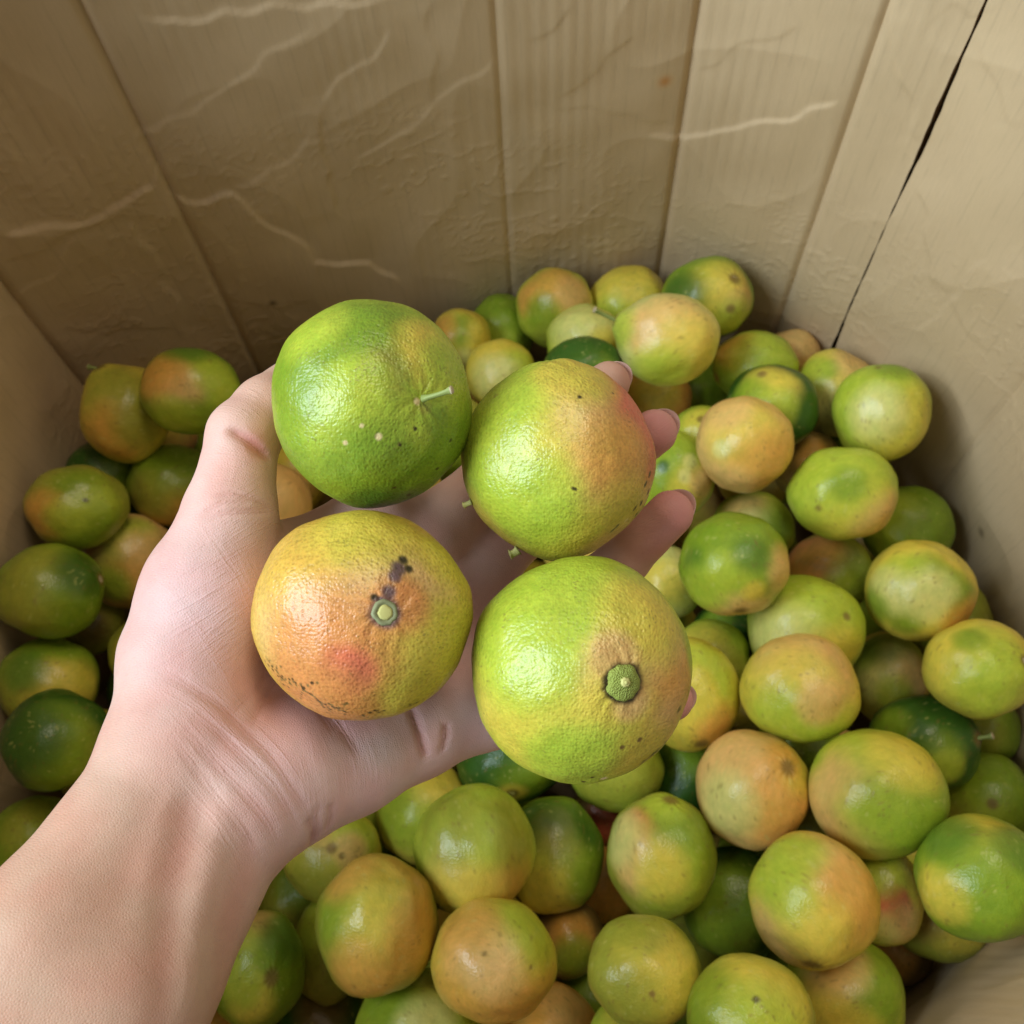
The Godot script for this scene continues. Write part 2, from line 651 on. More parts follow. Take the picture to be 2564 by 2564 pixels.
func fruit_table() -> void:
	var k := 100
	for f in [
		[Vector3(0.0457, -0.0148, -0.4524), Vector3(0.0289, 0.0297, 0.0293), "L", [[Vector3(-0.13, 0.38, 0.92), 0.7, "O"], [Vector3(0.57, 0.14, 0.81), 0.5, "P"], [Vector3(-0.78, 0.08, 0.63), 0.35, "O"], [Vector3(-0.39, -0.33, 0.86), 0.4, "G"], [Vector3(0.08, -0.9, 0.43), 0.5, "V"]], [], "yellow green citrus with orange cap and green smudge against the back wall"],
		[Vector3(0.1023, -0.0271, -0.4565), Vector3(0.0312, 0.0302, 0.0307), "Y", [[Vector3(-0.4, -0.47, 0.79), 0.5, "L"], [Vector3(0.11, 0.43, 0.89), 0.5, "Y"]], [], "plain yellow citrus tucked at the back wall behind the stalked pale one"],
		[Vector3(0.0623, 0.0056, -0.4062), Vector3(0.0279, 0.0264, 0.0271), "L", [[Vector3(-0.06, 0.35, 0.93), 0.9, "W"], [Vector3(0.44, -0.25, 0.86), 0.4, "Y"]], [], "pale yellow green citrus just above the dark green one"],
		[Vector3(0.1117, 0.0477, -0.3747), Vector3(0.0343, 0.0304, 0.0324), "W", [[Vector3(-0.04, 0.14, 0.99), 0.7, "P"], [Vector3(-0.57, 0.06, 0.82), 0.4, "P"], [Vector3(0.38, -0.53, 0.76), 0.8, "Y"], [Vector3(-0.95, 0.16, 0.28), 0.4, "L"], [Vector3(-0.2, -0.8, 0.56), 0.5, "L"]], [["k", Vector3(-0.93, 0.36, 0.1), Vector3(-0.0168, 0.0065, 0.0081)]], "pale pinkish citrus with stalk still on, topmost of the far heap"],
		[Vector3(0.1554, 0.003, -0.4355), Vector3(0.033, 0.0292, 0.0311), "G", [[Vector3(0.39, 0.06, 0.92), 0.42, "P"], [Vector3(0.12, 0, 0.99), 0.7, "Y"], [Vector3(0.62, -0.4, 0.67), 0.4, "P"], [Vector3(-0.74, -0.04, 0.68), 0.5, "D"], [Vector3(0.48, -0.68, 0.55), 0.5, "L"]], [["b", Vector3(0.41, 0.28, 0.87)], ["m", Vector3(0.32, -0.43, 0.84), 0.09, "B"]], "green citrus with peach stem end, highest on the back wall"],
		[Vector3(0.0557, 0.0332, -0.3638), Vector3(0.0284, 0.0234, 0.0259), "D", [[Vector3(0.13, -0.23, 0.96), 0.6, "G"], [Vector3(-0.16, 0.38, 0.91), 0.5, "D"]], [], "dark green citrus showing only its crown above the top right held fruit"],
		[Vector3(-0.0261, -0.018, -0.4329), Vector3(0.0228, 0.0236, 0.0232), "Y", [[Vector3(0.05, 0.14, 0.99), 0.5, "G"], [Vector3(-0.67, 0.18, 0.72), 0.5, "O"], [Vector3(0.73, -0.01, 0.68), 0.5, "Y"], [Vector3(0.13, -0.81, 0.58), 0.4, "W"]], [], "yellow citrus with green blotch beside the top left held fruit"],
		[Vector3(0.0045, -0.0468, -0.4579), Vector3(0.0258, 0.0278, 0.0268), "G", [[Vector3(0.01, -0.37, 0.93), 0.5, "L"], [Vector3(0.11, 0.34, 0.93), 0.4, "G"]], [], "small green citrus in shade at the foot of the back wall"],
		[Vector3(0.001, -0.0098, -0.3953), Vector3(0.0259, 0.0252, 0.0256), "Y", [[Vector3(0.51, 0.09, 0.86), 0.5, "L"], [Vector3(-0.19, -0.23, 0.95), 0.6, "W"]], [], "pale yellow citrus seen in the gap between the two upper held fruits"],
		[Vector3(-0.0257, -0.0615, -0.4047), Vector3(0.0296, 0.0316, 0.0306), "P", [[Vector3(0.34, -0.3, 0.89), 0.6, "O"]], [], "peach orange citrus sliver between the two upper held fruits"],
		[Vector3(0.1843, -0.0156, -0.3868), Vector3(0.0306, 0.0252, 0.0279), "L", [[Vector3(-0.69, 0.42, 0.59), 0.5, "O"], [Vector3(-0.02, 0.06, 1), 0.7, "L"], [Vector3(-0.85, -0.51, 0.07), 0.5, "G"]], [["m", Vector3(-0.92, -0.37, 0.14), 0.12, "B"]], "lime green citrus with orange shoulder behind the yellow topped dark one"],
		[Vector3(0.2198, -0.0446, -0.4054), Vector3(0.023, 0.024, 0.0235), "P", [[Vector3(-0.04, -0.53, 0.85), 0.6, "P"]], [], "reddish citrus half hidden at the foot of the black slot"],
		[Vector3(0.1813, 0.0099, -0.336), Vector3(0.0313, 0.0302, 0.0307), "D", [[Vector3(-0.25, 0.47, 0.85), 0.52, "Y"], [Vector3(0.08, 0.31, 0.95), 0.35, "Y"], [Vector3(0.57, -0.28, 0.77), 0.6, "D"], [Vector3(-0.68, 0.23, 0.69), 0.4, "G"], [Vector3(-0.15, -0.1, 0.98), 0.4, "L"]], [["m", Vector3(-0.35, 0.69, 0.63), 0.09, "B"]], "dark green citrus with bright yellow crown behind the orange one"],
		[Vector3(0.1506, 0.0407, -0.2957), Vector3(0.0303, 0.0303, 0.0303), "P", [[Vector3(-0.12, 0.14, 0.98), 0.8, "Y"], [Vector3(0.33, -0.55, 0.77), 0.7, "O"], [Vector3(-0.44, 0.66, 0.61), 0.4, "P"], [Vector3(-0.39, -0.87, 0.3), 0.5, "P"]], [["m", Vector3(-0.64, -0.15, 0.75), 0.16, "W"]], "smooth orange yellow citrus with pale grey blemish right of the fingertips"],
		[Vector3(0.2368, -0.0214, -0.3616), Vector3(0.0296, 0.0311, 0.0304), "Y", [[Vector3(-0.34, 0.46, 0.82), 0.2, "G"], [Vector3(0.33, 0.62, 0.71), 0.5, "P"], [Vector3(-0.51, -0.67, 0.55), 0.7, "W"], [Vector3(-0.69, 0.44, 0.58), 0.4, "L"]], [], "pale yellow citrus with single green spot under the black slot"],
		[Vector3(0.2494, 0.0212, -0.3199), Vector3(0.0309, 0.033, 0.0319), "L", [[Vector3(0.2, -0.39, 0.9), 0.8, "Y"], [Vector3(-0.53, 0.54, 0.65), 0.6, "L"], [Vector3(-0.43, -0.09, 0.9), 0.5, "W"], [Vector3(0.06, 0.85, 0.52), 0.35, "G"]], [["m", Vector3(-0.22, 0.88, 0.41), 0.06, "B"]], "clean lime yellow citrus leaning on the right wall"],
		[Vector3(0.21, 0.0258, -0.2621), Vector3(0.0343, 0.0303, 0.0323), "L", [[Vector3(0.04, -0.52, 0.86), 0.7, "Y"], [Vector3(0.53, -0.56, 0.64), 0.5, "P"], [Vector3(-0.47, 0.39, 0.8), 0.8, "L"], [Vector3(-0.2, 0.18, 0.96), 0.3, "G"]], [["m", Vector3(-0.65, -0.31, 0.7), 0.05, "B"]], "large lopsided lime citrus with peach lower edge near the right wall"],
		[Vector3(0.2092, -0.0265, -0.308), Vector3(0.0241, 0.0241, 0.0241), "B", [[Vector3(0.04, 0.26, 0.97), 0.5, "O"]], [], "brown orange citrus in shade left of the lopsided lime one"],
		[Vector3(0.2737, -0.0444, -0.2624), Vector3(0.0303, 0.0295, 0.0299), "G", [[Vector3(-0.62, 0.21, 0.76), 0.6, "L"], [Vector3(-0.72, -0.49, 0.49), 0.4, "L"], [Vector3(0.16, -0.18, 0.97), 0.6, "G"]], [], "plain green citrus behind the mottled one by the right wall"],
		[Vector3(0.2465, 0.0128, -0.1974), Vector3(0.0328, 0.0315, 0.0322), "Y", [[Vector3(-0.44, 0.74, 0.51), 0.5, "Y"], [Vector3(-0.15, 0.42, 0.89), 0.35, "G"], [Vector3(-0.61, 0.36, 0.71), 0.4, "L"], [Vector3(0.33, 0.12, 0.94), 0.3, "G"], [Vector3(0.6, -0.09, 0.79), 0.25, "G"], [Vector3(-0.53, -0.5, 0.69), 0.28, "G"], [Vector3(-0.17, -0.02, 0.98), 0.45, "W"], [Vector3(-0.82, 0.04, 0.57), 0.4, "W"], [Vector3(0.59, -0.56, 0.58), 0.45, "O"], [Vector3(-0.94, -0.28, 0.21), 0.3, "G"]], [], "yellow citrus mottled with green patches beside the right wall"],
		[Vector3(0.2122, -0.0444, -0.2342), Vector3(0.0298, 0.0276, 0.0287), "V", [[Vector3(-0.71, 0.39, 0.59), 0.65, "R"], [Vector3(-0.48, 0.15, 0.86), 0.7, "O"], [Vector3(0.41, -0.15, 0.9), 0.6, "G"], [Vector3(-0.06, -0.45, 0.89), 0.4, "L"]], [], "reddish orange and green citrus under the lopsided lime one"],
		[Vector3(0.1317, 0.0361, -0.217), Vector3(0.0331, 0.0315, 0.0323), "G", [[Vector3(-0.2, 0.35, 0.92), 0.8, "G"], [Vector3(-0.3, -0.15, 0.94), 0.4, "L"], [Vector3(0.02, -0.91, 0.41), 0.5, "P"], [Vector3(0.79, -0.07, 0.61), 0.4, "P"], [Vector3(0.17, -0.46, 0.87), 0.18, "Y"], [Vector3(-0.87, 0.07, 0.48), 0.25, "F"], [Vector3(0.1, 0.25, 0.96), 0.3, "F"], [Vector3(-0.72, -0.47, 0.51), 0.4, "L"]], [["m", Vector3(-0.01, -0.83, 0.55), 0.1, "B"]], "mottled green citrus with brown lower scar right of the ring fingertip"],
		[Vector3(0.1665, -0.0443, -0.2701), Vector3(0.0289, 0.0282, 0.0286), "L", [[Vector3(-0.35, 0.47, 0.81), 0.6, "P"], [Vector3(-0.13, 0.12, 0.98), 0.4, "W"], [Vector3(0.52, 0.22, 0.82), 0.5, "G"], [Vector3(0.44, -0.49, 0.75), 0.5, "G"]], [], "peach and lime citrus behind the mottled green one"],
		[Vector3(0.1092, 0, -0.2975), Vector3(0.0285, 0.0306, 0.0295), "L", [[Vector3(-0.25, 0.07, 0.97), 0.7, "G"], [Vector3(0.37, -0.33, 0.87), 0.5, "Y"], [Vector3(0.26, 0.27, 0.93), 0.14, "W"], [Vector3(0.15, -0.03, 0.99), 0.14, "W"], [Vector3(0.58, -0.18, 0.79), 0.3, "P"]], [["m", Vector3(-0.35, 0.17, 0.92), 0.12, "D"]], "bright lime citrus with pale scar streak beside the middle fingertip"],
		[Vector3(0.1751, 0.0016, -0.1826), Vector3(0.0357, 0.0337, 0.0347), "L", [[Vector3(-0.16, 0.41, 0.9), 0.9, "L"], [Vector3(-0.7, -0.22, 0.68), 0.7, "W"], [Vector3(0.29, -0.4, 0.87), 0.5, "Y"]], [["m", Vector3(0.52, 0.34, 0.79), 0.07, "B"]], "yellow green citrus partly under the peach topped one"],
		[Vector3(0.154, 0.0421, -0.1365), Vector3(0.0332, 0.0311, 0.0321), "Y", [[Vector3(-0.09, 0.81, 0.58), 0.7, "P"], [Vector3(0.39, 0.53, 0.75), 0.5, "P"], [Vector3(-0.27, 0.26, 0.93), 0.6, "Y"], [Vector3(-0.49, -0.48, 0.73), 0.6, "L"], [Vector3(-0.04, -0.75, 0.66), 0.7, "L"], [Vector3(0.1, -0.08, 0.99), 0.35, "P"]], [], "large citrus, peach above and lime below, in the middle of the right heap"],
		[Vector3(0.236, -0.0444, -0.1572), Vector3(0.025, 0.0298, 0.0274), "V", [[Vector3(-0.6, 0.32, 0.73), 0.6, "W"], [Vector3(0.29, 0.15, 0.94), 0.5, "P"], [Vector3(-0.22, -0.25, 0.94), 0.4, "L"], [Vector3(-0.74, 0.64, 0.19), 0.4, "G"]], [], "dull yellowish citrus between the peach topped and the right edge one"],
		[Vector3(0.2625, 0.0288, -0.1416), Vector3(0.0309, 0.0284, 0.0297), "Y", [[Vector3(-0.31, 0.34, 0.89), 0.7, "L"], [Vector3(-0.79, 0.38, 0.48), 0.5, "Y"], [Vector3(-0.58, -0.69, 0.43), 0.5, "Y"], [Vector3(-0.08, -0.26, 0.96), 0.7, "L"], [Vector3(-0.42, 0.7, 0.58), 0.25, "G"]], [["b", Vector3(0.52, 0.28, 0.81)]], "yellow lime citrus with brown stem scar at the right edge of the photo"],
		[Vector3(0.2354, -0.0115, -0.1088), Vector3(0.0321, 0.0295, 0.0308), "D", [[Vector3(-0.16, -0.03, 0.99), 0.45, "G"], [Vector3(0.03, -0.24, 0.97), 0.3, "L"], [Vector3(-0.67, 0.53, 0.52), 0.6, "D"], [Vector3(-0.83, 0.4, 0.39), 0.4, "G"]], [["k", Vector3(0.68, 0.26, 0.68), Vector3(0.0077, 0.0031, 0.0062)]], "deep green citrus with white stalk end near the right edge"],
		[Vector3(0.1817, 0.05, -0.0745), Vector3(0.0353, 0.0344, 0.0349), "L", [[Vector3(-0.27, 0.74, 0.62), 0.7, "Y"], [Vector3(-0.97, -0.09, 0.23), 0.4, "P"], [Vector3(-0.61, -0.66, 0.44), 0.5, "P"], [Vector3(-0.69, 0.5, 0.52), 0.4, "P"], [Vector3(0.21, -0.04, 0.98), 0.9, "G"], [Vector3(-0.17, 0.95, 0.26), 0.5, "L"], [Vector3(0.27, 0.78, 0.57), 0.5, "Y"]], [], "largest lime and yellow citrus with peach left flank in the right heap"],
		[Vector3(0.1205, 0.0281, -0.0858), Vector3(0.0318, 0.0321, 0.032), "P", [[Vector3(-0.3, 0.61, 0.73), 0.8, "P"], [Vector3(0.42, -0.07, 0.9), 0.7, "O"], [Vector3(-0.67, -0.11, 0.74), 0.5, "W"], [Vector3(0.67, 0.51, 0.54), 0.4, "Y"], [Vector3(0.39, 0.68, 0.62), 0.3, "O"]], [["b", Vector3(0.42, 0.54, 0.73)]], "peach orange citrus with stem scar at its upper right"],
		[Vector3(0.0962, 0.0138, -0.1453), Vector3(0.0285, 0.0339, 0.0312), "Y", [[Vector3(0.14, 0.46, 0.88), 0.7, "L"], [Vector3(-0.04, -0.45, 0.89), 0.6, "Y"], [Vector3(0.39, -0.47, 0.79), 0.4, "O"], [Vector3(-0.07, 0.18, 0.98), 0.4, "Y"]], [["m", Vector3(0.11, -0.75, 0.66), 0.12, "B"]], "yellow lime citrus right of the little fingertip"],
		[Vector3(0.1188, -0.0251, -0.1768), Vector3(0.0253, 0.0253, 0.0253), "L", [[Vector3(-0.36, 0.52, 0.78), 0.6, "Y"], [Vector3(0.22, -0.06, 0.97), 0.5, "V"]], [], "yellow green citrus directly behind the one at the little fingertip"],
		[Vector3(0.0999, -0.0444, -0.2373), Vector3(0.0255, 0.0262, 0.0258), "W", [[Vector3(0.48, -0.14, 0.87), 0.5, "V"], [Vector3(-0.34, 0.07, 0.94), 0.6, "Y"]], [], "pale yellow citrus below the ring finger"],
		[Vector3(0.1417, -0.0611, -0.2014), Vector3(0.0264, 0.0246, 0.0255), "D", [[Vector3(-0.56, 0.48, 0.67), 0.4, "G"]], [], "dark green citrus deep in the gap below the mottled green one"],
		[Vector3(0.0942, -0.0475, -0.1063), Vector3(0.0261, 0.0312, 0.0287), "D", [[Vector3(0.14, 0.25, 0.96), 0.5, "D"], [Vector3(-0.03, 0.78, 0.62), 0.5, "G"]], [], "dark glossy green citrus left of the peach orange one"],
		[Vector3(0.0495, -0.0165, -0.112), Vector3(0.0285, 0.0272, 0.0279), "L", [[Vector3(0.01, -0.28, 0.96), 0.5, "L"], [Vector3(0.52, 0.01, 0.85), 0.5, "V"], [Vector3(-0.48, -0.2, 0.85), 0.5, "V"]], [], "yellow green citrus just below the lower right held fruit"],
		[Vector3(-0.0151, -0.0227, -0.1248), Vector3(0.0343, 0.027, 0.0307), "D", [[Vector3(0.3, -0.13, 0.94), 0.5, "G"], [Vector3(-0.4, 0.49, 0.77), 0.6, "D"], [Vector3(0.05, -0.58, 0.82), 0.22, "Y"]], [["n", Vector3(0.05, -0.54, 0.84)]], "dark green citrus with yellow ringed navel below the little finger"],
		[Vector3(-0.0371, 0.0351, -0.0661), Vector3(0.0327, 0.0342, 0.0335), "L", [[Vector3(-0.07, -0.15, 0.99), 0.6, "P"], [Vector3(0.52, -0.32, 0.79), 0.6, "O"], [Vector3(0.13, 0.49, 0.86), 0.5, "L"], [Vector3(-0.18, -0.58, 0.79), 0.6, "Y"], [Vector3(-0.47, 0.63, 0.62), 0.6, "V"], [Vector3(0.72, 0.48, 0.5), 0.5, "V"]], [["k", Vector3(-0.55, -0.71, 0.44), Vector3(-0.004, -0.0067, -0.0033)]], "large lime citrus with orange lower side under the little finger side of the palm"],
		[Vector3(-0.0701, -0.032, -0.0973), Vector3(0.0302, 0.0308, 0.0305), "Y", [[Vector3(-0.53, 0.24, 0.81), 0.6, "G"], [Vector3(0.41, 0.69, 0.59), 0.5, "Y"], [Vector3(0.07, -0.13, 0.99), 0.5, "L"]], [], "yellow citrus with green flank under the palm edge"],
		[Vector3(-0.125, -0.0124, -0.0764), Vector3(0.0289, 0.0277, 0.0283), "Y", [[Vector3(0.06, 0.59, 0.81), 0.35, "P"], [Vector3(-0.27, -0.21, 0.94), 0.6, "V"], [Vector3(0.62, 0.59, 0.51), 0.5, "L"], [Vector3(0.55, 0.31, 0.78), 0.3, "P"]], [["m", Vector3(0.16, 0.41, 0.9), 0.09, "B"], ["m", Vector3(0.36, 0.25, 0.9), 0.06, "B"], ["m", Vector3(0.84, -0.14, 0.53), 0.09, "B"]], "spotted yellow citrus emerging beside the heel of the hand"],
		[Vector3(-0.089, 0.053, -0.0316), Vector3(0.0312, 0.0351, 0.0331), "V", [[Vector3(0.52, 0.81, 0.27), 0.5, "O"], [Vector3(-0.09, 0.71, 0.7), 0.6, "Y"], [Vector3(-0.55, 0.4, 0.73), 0.4, "G"], [Vector3(0.32, 0.26, 0.91), 0.6, "Y"], [Vector3(-0.12, -0.45, 0.88), 0.5, "O"], [Vector3(0.78, 0.04, 0.63), 0.5, "O"], [Vector3(-0.43, 0.86, 0.26), 0.4, "O"]], [], "olive and orange citrus, nearest whole one beside the forearm"],
		[Vector3(0.0061, -0.0104, -0.0643), Vector3(0.0295, 0.0336, 0.0315), "G", [[Vector3(-0.04, 0.67, 0.74), 0.35, "P"], [Vector3(0.47, 0.55, 0.69), 0.6, "D"], [Vector3(-0.43, 0.78, 0.45), 0.5, "D"], [Vector3(0.07, -0.09, 0.99), 0.6, "V"], [Vector3(-0.32, -0.53, 0.79), 0.6, "Y"], [Vector3(0.68, -0.18, 0.71), 0.4, "G"]], [], "tall dark green citrus with tan spot between two larger ones"],
		[Vector3(-0.0293, 0.0587, -0.0095), Vector3(0.0315, 0.0293, 0.0304), "Y", [[Vector3(-0.39, -0.15, 0.91), 0.7, "O"], [Vector3(0.51, -0.3, 0.81), 0.6, "O"], [Vector3(0.46, 0.75, 0.47), 0.6, "L"], [Vector3(-0.28, 0.56, 0.78), 0.5, "P"], [Vector3(0.02, 0.21, 0.98), 0.4, "P"], [Vector3(-0.49, 0.8, 0.34), 0.5, "O"]], [["m", Vector3(0.56, 0.24, 0.79), 0.03, "B"], ["m", Vector3(-0.13, 0.49, 0.86), 0.04, "B"]], "orange yellow citrus near the bottom edge, touching the large lime one"],
		[Vector3(0.0655, 0.0199, -0.0552), Vector3(0.0303, 0.0336, 0.032), "V", [[Vector3(-0.6, 0.6, 0.53), 0.35, "R"], [Vector3(-0.52, 0.18, 0.84), 0.5, "P"], [Vector3(-0.82, 0.44, 0.36), 0.4, "W"], [Vector3(0.44, 0.55, 0.71), 0.7, "G"], [Vector3(0.2, -0.38, 0.9), 0.6, "L"], [Vector3(-0.13, 0.02, 0.99), 0.4, "Y"], [Vector3(0.03, 0.97, 0.23), 0.35, "L"]], [["b", Vector3(0.13, 0.97, 0.21)]], "olive citrus with pink blush left of the heap's dark gap"],
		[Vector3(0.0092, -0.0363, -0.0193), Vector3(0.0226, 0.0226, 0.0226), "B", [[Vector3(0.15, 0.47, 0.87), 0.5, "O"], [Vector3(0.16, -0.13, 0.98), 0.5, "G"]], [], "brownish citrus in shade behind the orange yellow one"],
		[Vector3(0.044, 0.0762, 0.002), Vector3(0.0274, 0.0258, 0.0266), "V", [[Vector3(0.09, 0.58, 0.81), 0.6, "Y"], [Vector3(0.41, -0.03, 0.91), 0.5, "Y"], [Vector3(-0.08, 0.93, 0.36), 0.4, "V"], [Vector3(-0.49, -0.16, 0.86), 0.6, "V"]], [["m", Vector3(-0.01, 0.06, 1), 0.05, "B"]], "dull khaki yellow citrus at the bottom centre"],
		[Vector3(0.1354, 0.0551, -0.0241), Vector3(0.032, 0.0331, 0.0326), "Y", [[Vector3(-0.71, 0.64, 0.29), 0.55, "L"], [Vector3(0.07, 0.77, 0.63), 0.7, "P"], [Vector3(0.37, 0.23, 0.9), 0.6, "O"], [Vector3(-0.73, -0.37, 0.57), 0.5, "P"], [Vector3(-0.37, 0.87, 0.32), 0.4, "L"], [Vector3(-0.23, -0.17, 0.96), 0.5, "Y"], [Vector3(-0.63, 0.41, 0.66), 0.4, "L"]], [["b", Vector3(-0.21, -0.71, 0.68)]], "big yellow and lime citrus with stem scar on its underside"],
		[Vector3(0.1094, -0.023, -0.0292), Vector3(0.0303, 0.0328, 0.0315), "D", [[Vector3(-0.2, 0.25, 0.95), 0.5, "G"], [Vector3(-0.55, -0.23, 0.81), 0.6, "G"], [Vector3(-0.08, 0.7, 0.71), 0.4, "G"]], [], "dark green citrus in shade left of the big yellow one"],
		[Vector3(0.0876, 0.0932, 0.0259), Vector3(0.0286, 0.0282, 0.0284), "V", [[Vector3(-0.27, 0.81, 0.51), 0.6, "Y"], [Vector3(-0.05, 0.65, 0.76), 0.3, "G"], [Vector3(0.32, 0.67, 0.67), 0.5, "Y"], [Vector3(-0.82, 0.49, 0.31), 0.5, "G"], [Vector3(0, 0.26, 0.97), 0.6, "L"]], [["m", Vector3(-0.08, 0.68, 0.73), 0.05, "X"]], "yellow lime citrus with dark dot at the bottom edge"],
		[Vector3(0.1509, 0.0179, 0.0226), Vector3(0.0307, 0.0301, 0.0304), "L", [[Vector3(0.28, 0.8, 0.53), 0.6, "G"], [Vector3(-0.28, 0.58, 0.76), 0.4, "W"], [Vector3(-0.63, 0.04, 0.78), 0.5, "Y"], [Vector3(0.25, 0.12, 0.96), 0.4, "G"], [Vector3(-0.32, 0.86, 0.41), 0.5, "P"], [Vector3(-0.2, -0.34, 0.92), 0.5, "Y"]], [], "shiny lime citrus below the big yellow one"],
		[Vector3(0.1802, 0.0224, -0.0245), Vector3(0.0221, 0.0264, 0.0242), "Y", [[Vector3(-0.06, 0.1, 0.99), 0.4, "R", 0.4], [Vector3(-0.06, 0.1, 0.99), 0.4, "R", 0.4], [Vector3(0.16, -0.29, 0.95), 0.4, "P"], [Vector3(-0.28, 0.76, 0.59), 0.5, "L"], [Vector3(-0.41, -0.45, 0.79), 0.4, "W"]], [], "tapered yellow citrus with red blush patch on its end"],
		[Vector3(0.2151, 0.074, -0.0263), Vector3(0.0316, 0.03, 0.0308), "G", [[Vector3(-0.83, 0.28, 0.48), 0.45, "L"], [Vector3(-0.17, 0.92, 0.35), 0.5, "Y"], [Vector3(-0.55, 0.59, 0.6), 0.5, "G"], [Vector3(-0.02, -0.3, 0.96), 0.8, "G"], [Vector3(-0.87, -0.15, 0.46), 0.4, "Y"], [Vector3(0.3, 0.74, 0.6), 0.35, "F"], [Vector3(-0.6, 0.79, 0.13), 0.4, "F"]], [], "bright green citrus, lowest one at the right edge"],
		[Vector3(0.2746, -0.0386, -0.0753), Vector3(0.0287, 0.03, 0.0294), "G", [[Vector3(-0.65, 0.01, 0.76), 0.5, "L"], [Vector3(-0.16, 0.71, 0.68), 0.6, "G"], [Vector3(-0.71, -0.48, 0.52), 0.5, "V"]], [["m", Vector3(-0.31, 0.21, 0.93), 0.09, "B"]], "green citrus wedged behind the bright green one at right edge"],
		[Vector3(0.2893, -0.0557, -0.1238), Vector3(0.025, 0.0267, 0.0259), "G", [[Vector3(-0.39, -0.11, 0.91), 0.6, "V"]], [], "shaded green citrus below the right edge yellow lime one"],
		[Vector3(0.2189, -0.0059, -0.0141), Vector3(0.0276, 0.0261, 0.0268), "V", [[Vector3(-0.05, 0.07, 1), 0.5, "Y"], [Vector3(-0.7, 0.26, 0.66), 0.5, "B"]], [], "shaded yellow brown citrus left of the bright green one"],
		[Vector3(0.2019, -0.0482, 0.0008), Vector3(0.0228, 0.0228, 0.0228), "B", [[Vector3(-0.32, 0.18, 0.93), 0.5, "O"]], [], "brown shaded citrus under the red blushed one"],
		[Vector3(0.0359, 0.0446, 0.0376), Vector3(0.0242, 0.0242, 0.0242), "L", [[Vector3(-0.08, 0.9, 0.42), 0.5, "Y"], [Vector3(0.31, 0.76, 0.58), 0.5, "L"]], [], "lime citrus cut off by the bottom edge, below the khaki one"],
		[Vector3(-0.0077, -0.0234, 0.0324), Vector3(0.0308, 0.0308, 0.0308), "O", [[Vector3(-0.03, 0.84, 0.54), 0.6, "O"], [Vector3(0.38, 0.86, 0.35), 0.4, "P"]], [], "deep orange citrus cut off by the bottom edge"],
		[Vector3(-0.0738, 0.0167, 0.022), Vector3(0.0335, 0.0313, 0.0324), "L", [[Vector3(0.07, 0.84, 0.54), 0.5, "G"], [Vector3(0.36, 0.86, 0.36), 0.4, "Y"], [Vector3(-0.44, 0.72, 0.54), 0.5, "G"], [Vector3(0.18, 0.53, 0.83), 0.4, "W"]], [], "bright lime citrus at the bottom edge under the olive one"],
		[Vector3(-0.16, 0.0151, -0.0161), Vector3(0.0254, 0.0312, 0.0283), "G", [[Vector3(-0.16, 0.95, 0.28), 0.5, "P"], [Vector3(-0.19, 0.49, 0.85), 0.5, "L"], [Vector3(0.67, 0.11, 0.73), 0.6, "G"], [Vector3(0.09, -0.16, 0.98), 0.4, "Y"], [Vector3(-0.09, 0.11, 0.99), 0.35, "L"], [Vector3(0.64, 0.69, 0.32), 0.4, "F"]], [["b", Vector3(0.5, 0.21, 0.84)]], "green and yellow citrus with round stem scar against the forearm"],
		[Vector3(-0.1291, -0.0258, -0.0242), Vector3(0.0217, 0.0297, 0.0257), "V", [[Vector3(-0.26, 0.71, 0.65), 0.5, "L"], [Vector3(0.23, -0.25, 0.94), 0.6, "V"]], [], "long olive citrus behind the nearest olive and orange one"],
		[Vector3(-0.1726, -0.0903, -0.0463), Vector3(0.0224, 0.0241, 0.0233), "D", [[Vector3(0.3, 0.26, 0.92), 0.5, "G"]], [], "dark green citrus in the gap beside the forearm"],
		[Vector3(-0.1534, -0.0501, -0.0576), Vector3(0.0246, 0.0238, 0.0242), "V", [[Vector3(0.18, 0.61, 0.77), 0.5, "G"]], [], "olive citrus below the spotted yellow one"],
		[Vector3(-0.19, -0.0295, 0.0256), Vector3(0.0259, 0.0259, 0.0259), "O", [[Vector3(0.32, 0.76, 0.57), 0.6, "O"]], [], "orange citrus in the bottom corner beside the forearm"],
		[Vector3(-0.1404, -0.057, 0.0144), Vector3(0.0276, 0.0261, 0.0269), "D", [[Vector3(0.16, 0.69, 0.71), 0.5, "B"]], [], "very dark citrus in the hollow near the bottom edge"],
		[Vector3(-0.2558, 0.0221, -0.3711), Vector3(0.0296, 0.0332, 0.0314), "Y", [[Vector3(0, 0.41, 0.91), 0.6, "V"], [Vector3(0, -0.58, 0.81), 0.6, "O"], [Vector3(0.61, -0.27, 0.75), 0.5, "V"]], [["k", Vector3(-0.4, 0.82, 0.41), Vector3(-0.0094, 0.0031, -0.0016)]], "olive yellow citrus with stalk in the left corner"],
		[Vector3(-0.2031, 0.0497, -0.3661), Vector3(0.0323, 0.0285, 0.0304), "G", [[Vector3(0, -0.02, 1), 0.5, "P"], [Vector3(-0.43, 0.3, 0.85), 0.5, "O"], [Vector3(0.71, 0.33, 0.63), 0.4, "L"], [Vector3(0.31, -0.77, 0.56), 0.5, "G"], [Vector3(0.88, -0.15, 0.45), 0.35, "L"], [Vector3(-0.16, -0.64, 0.75), 0.4, "L"], [Vector3(0.09, 0.91, 0.41), 0.4, "F"]], [], "green citrus with large peach spot left of the thumb"],
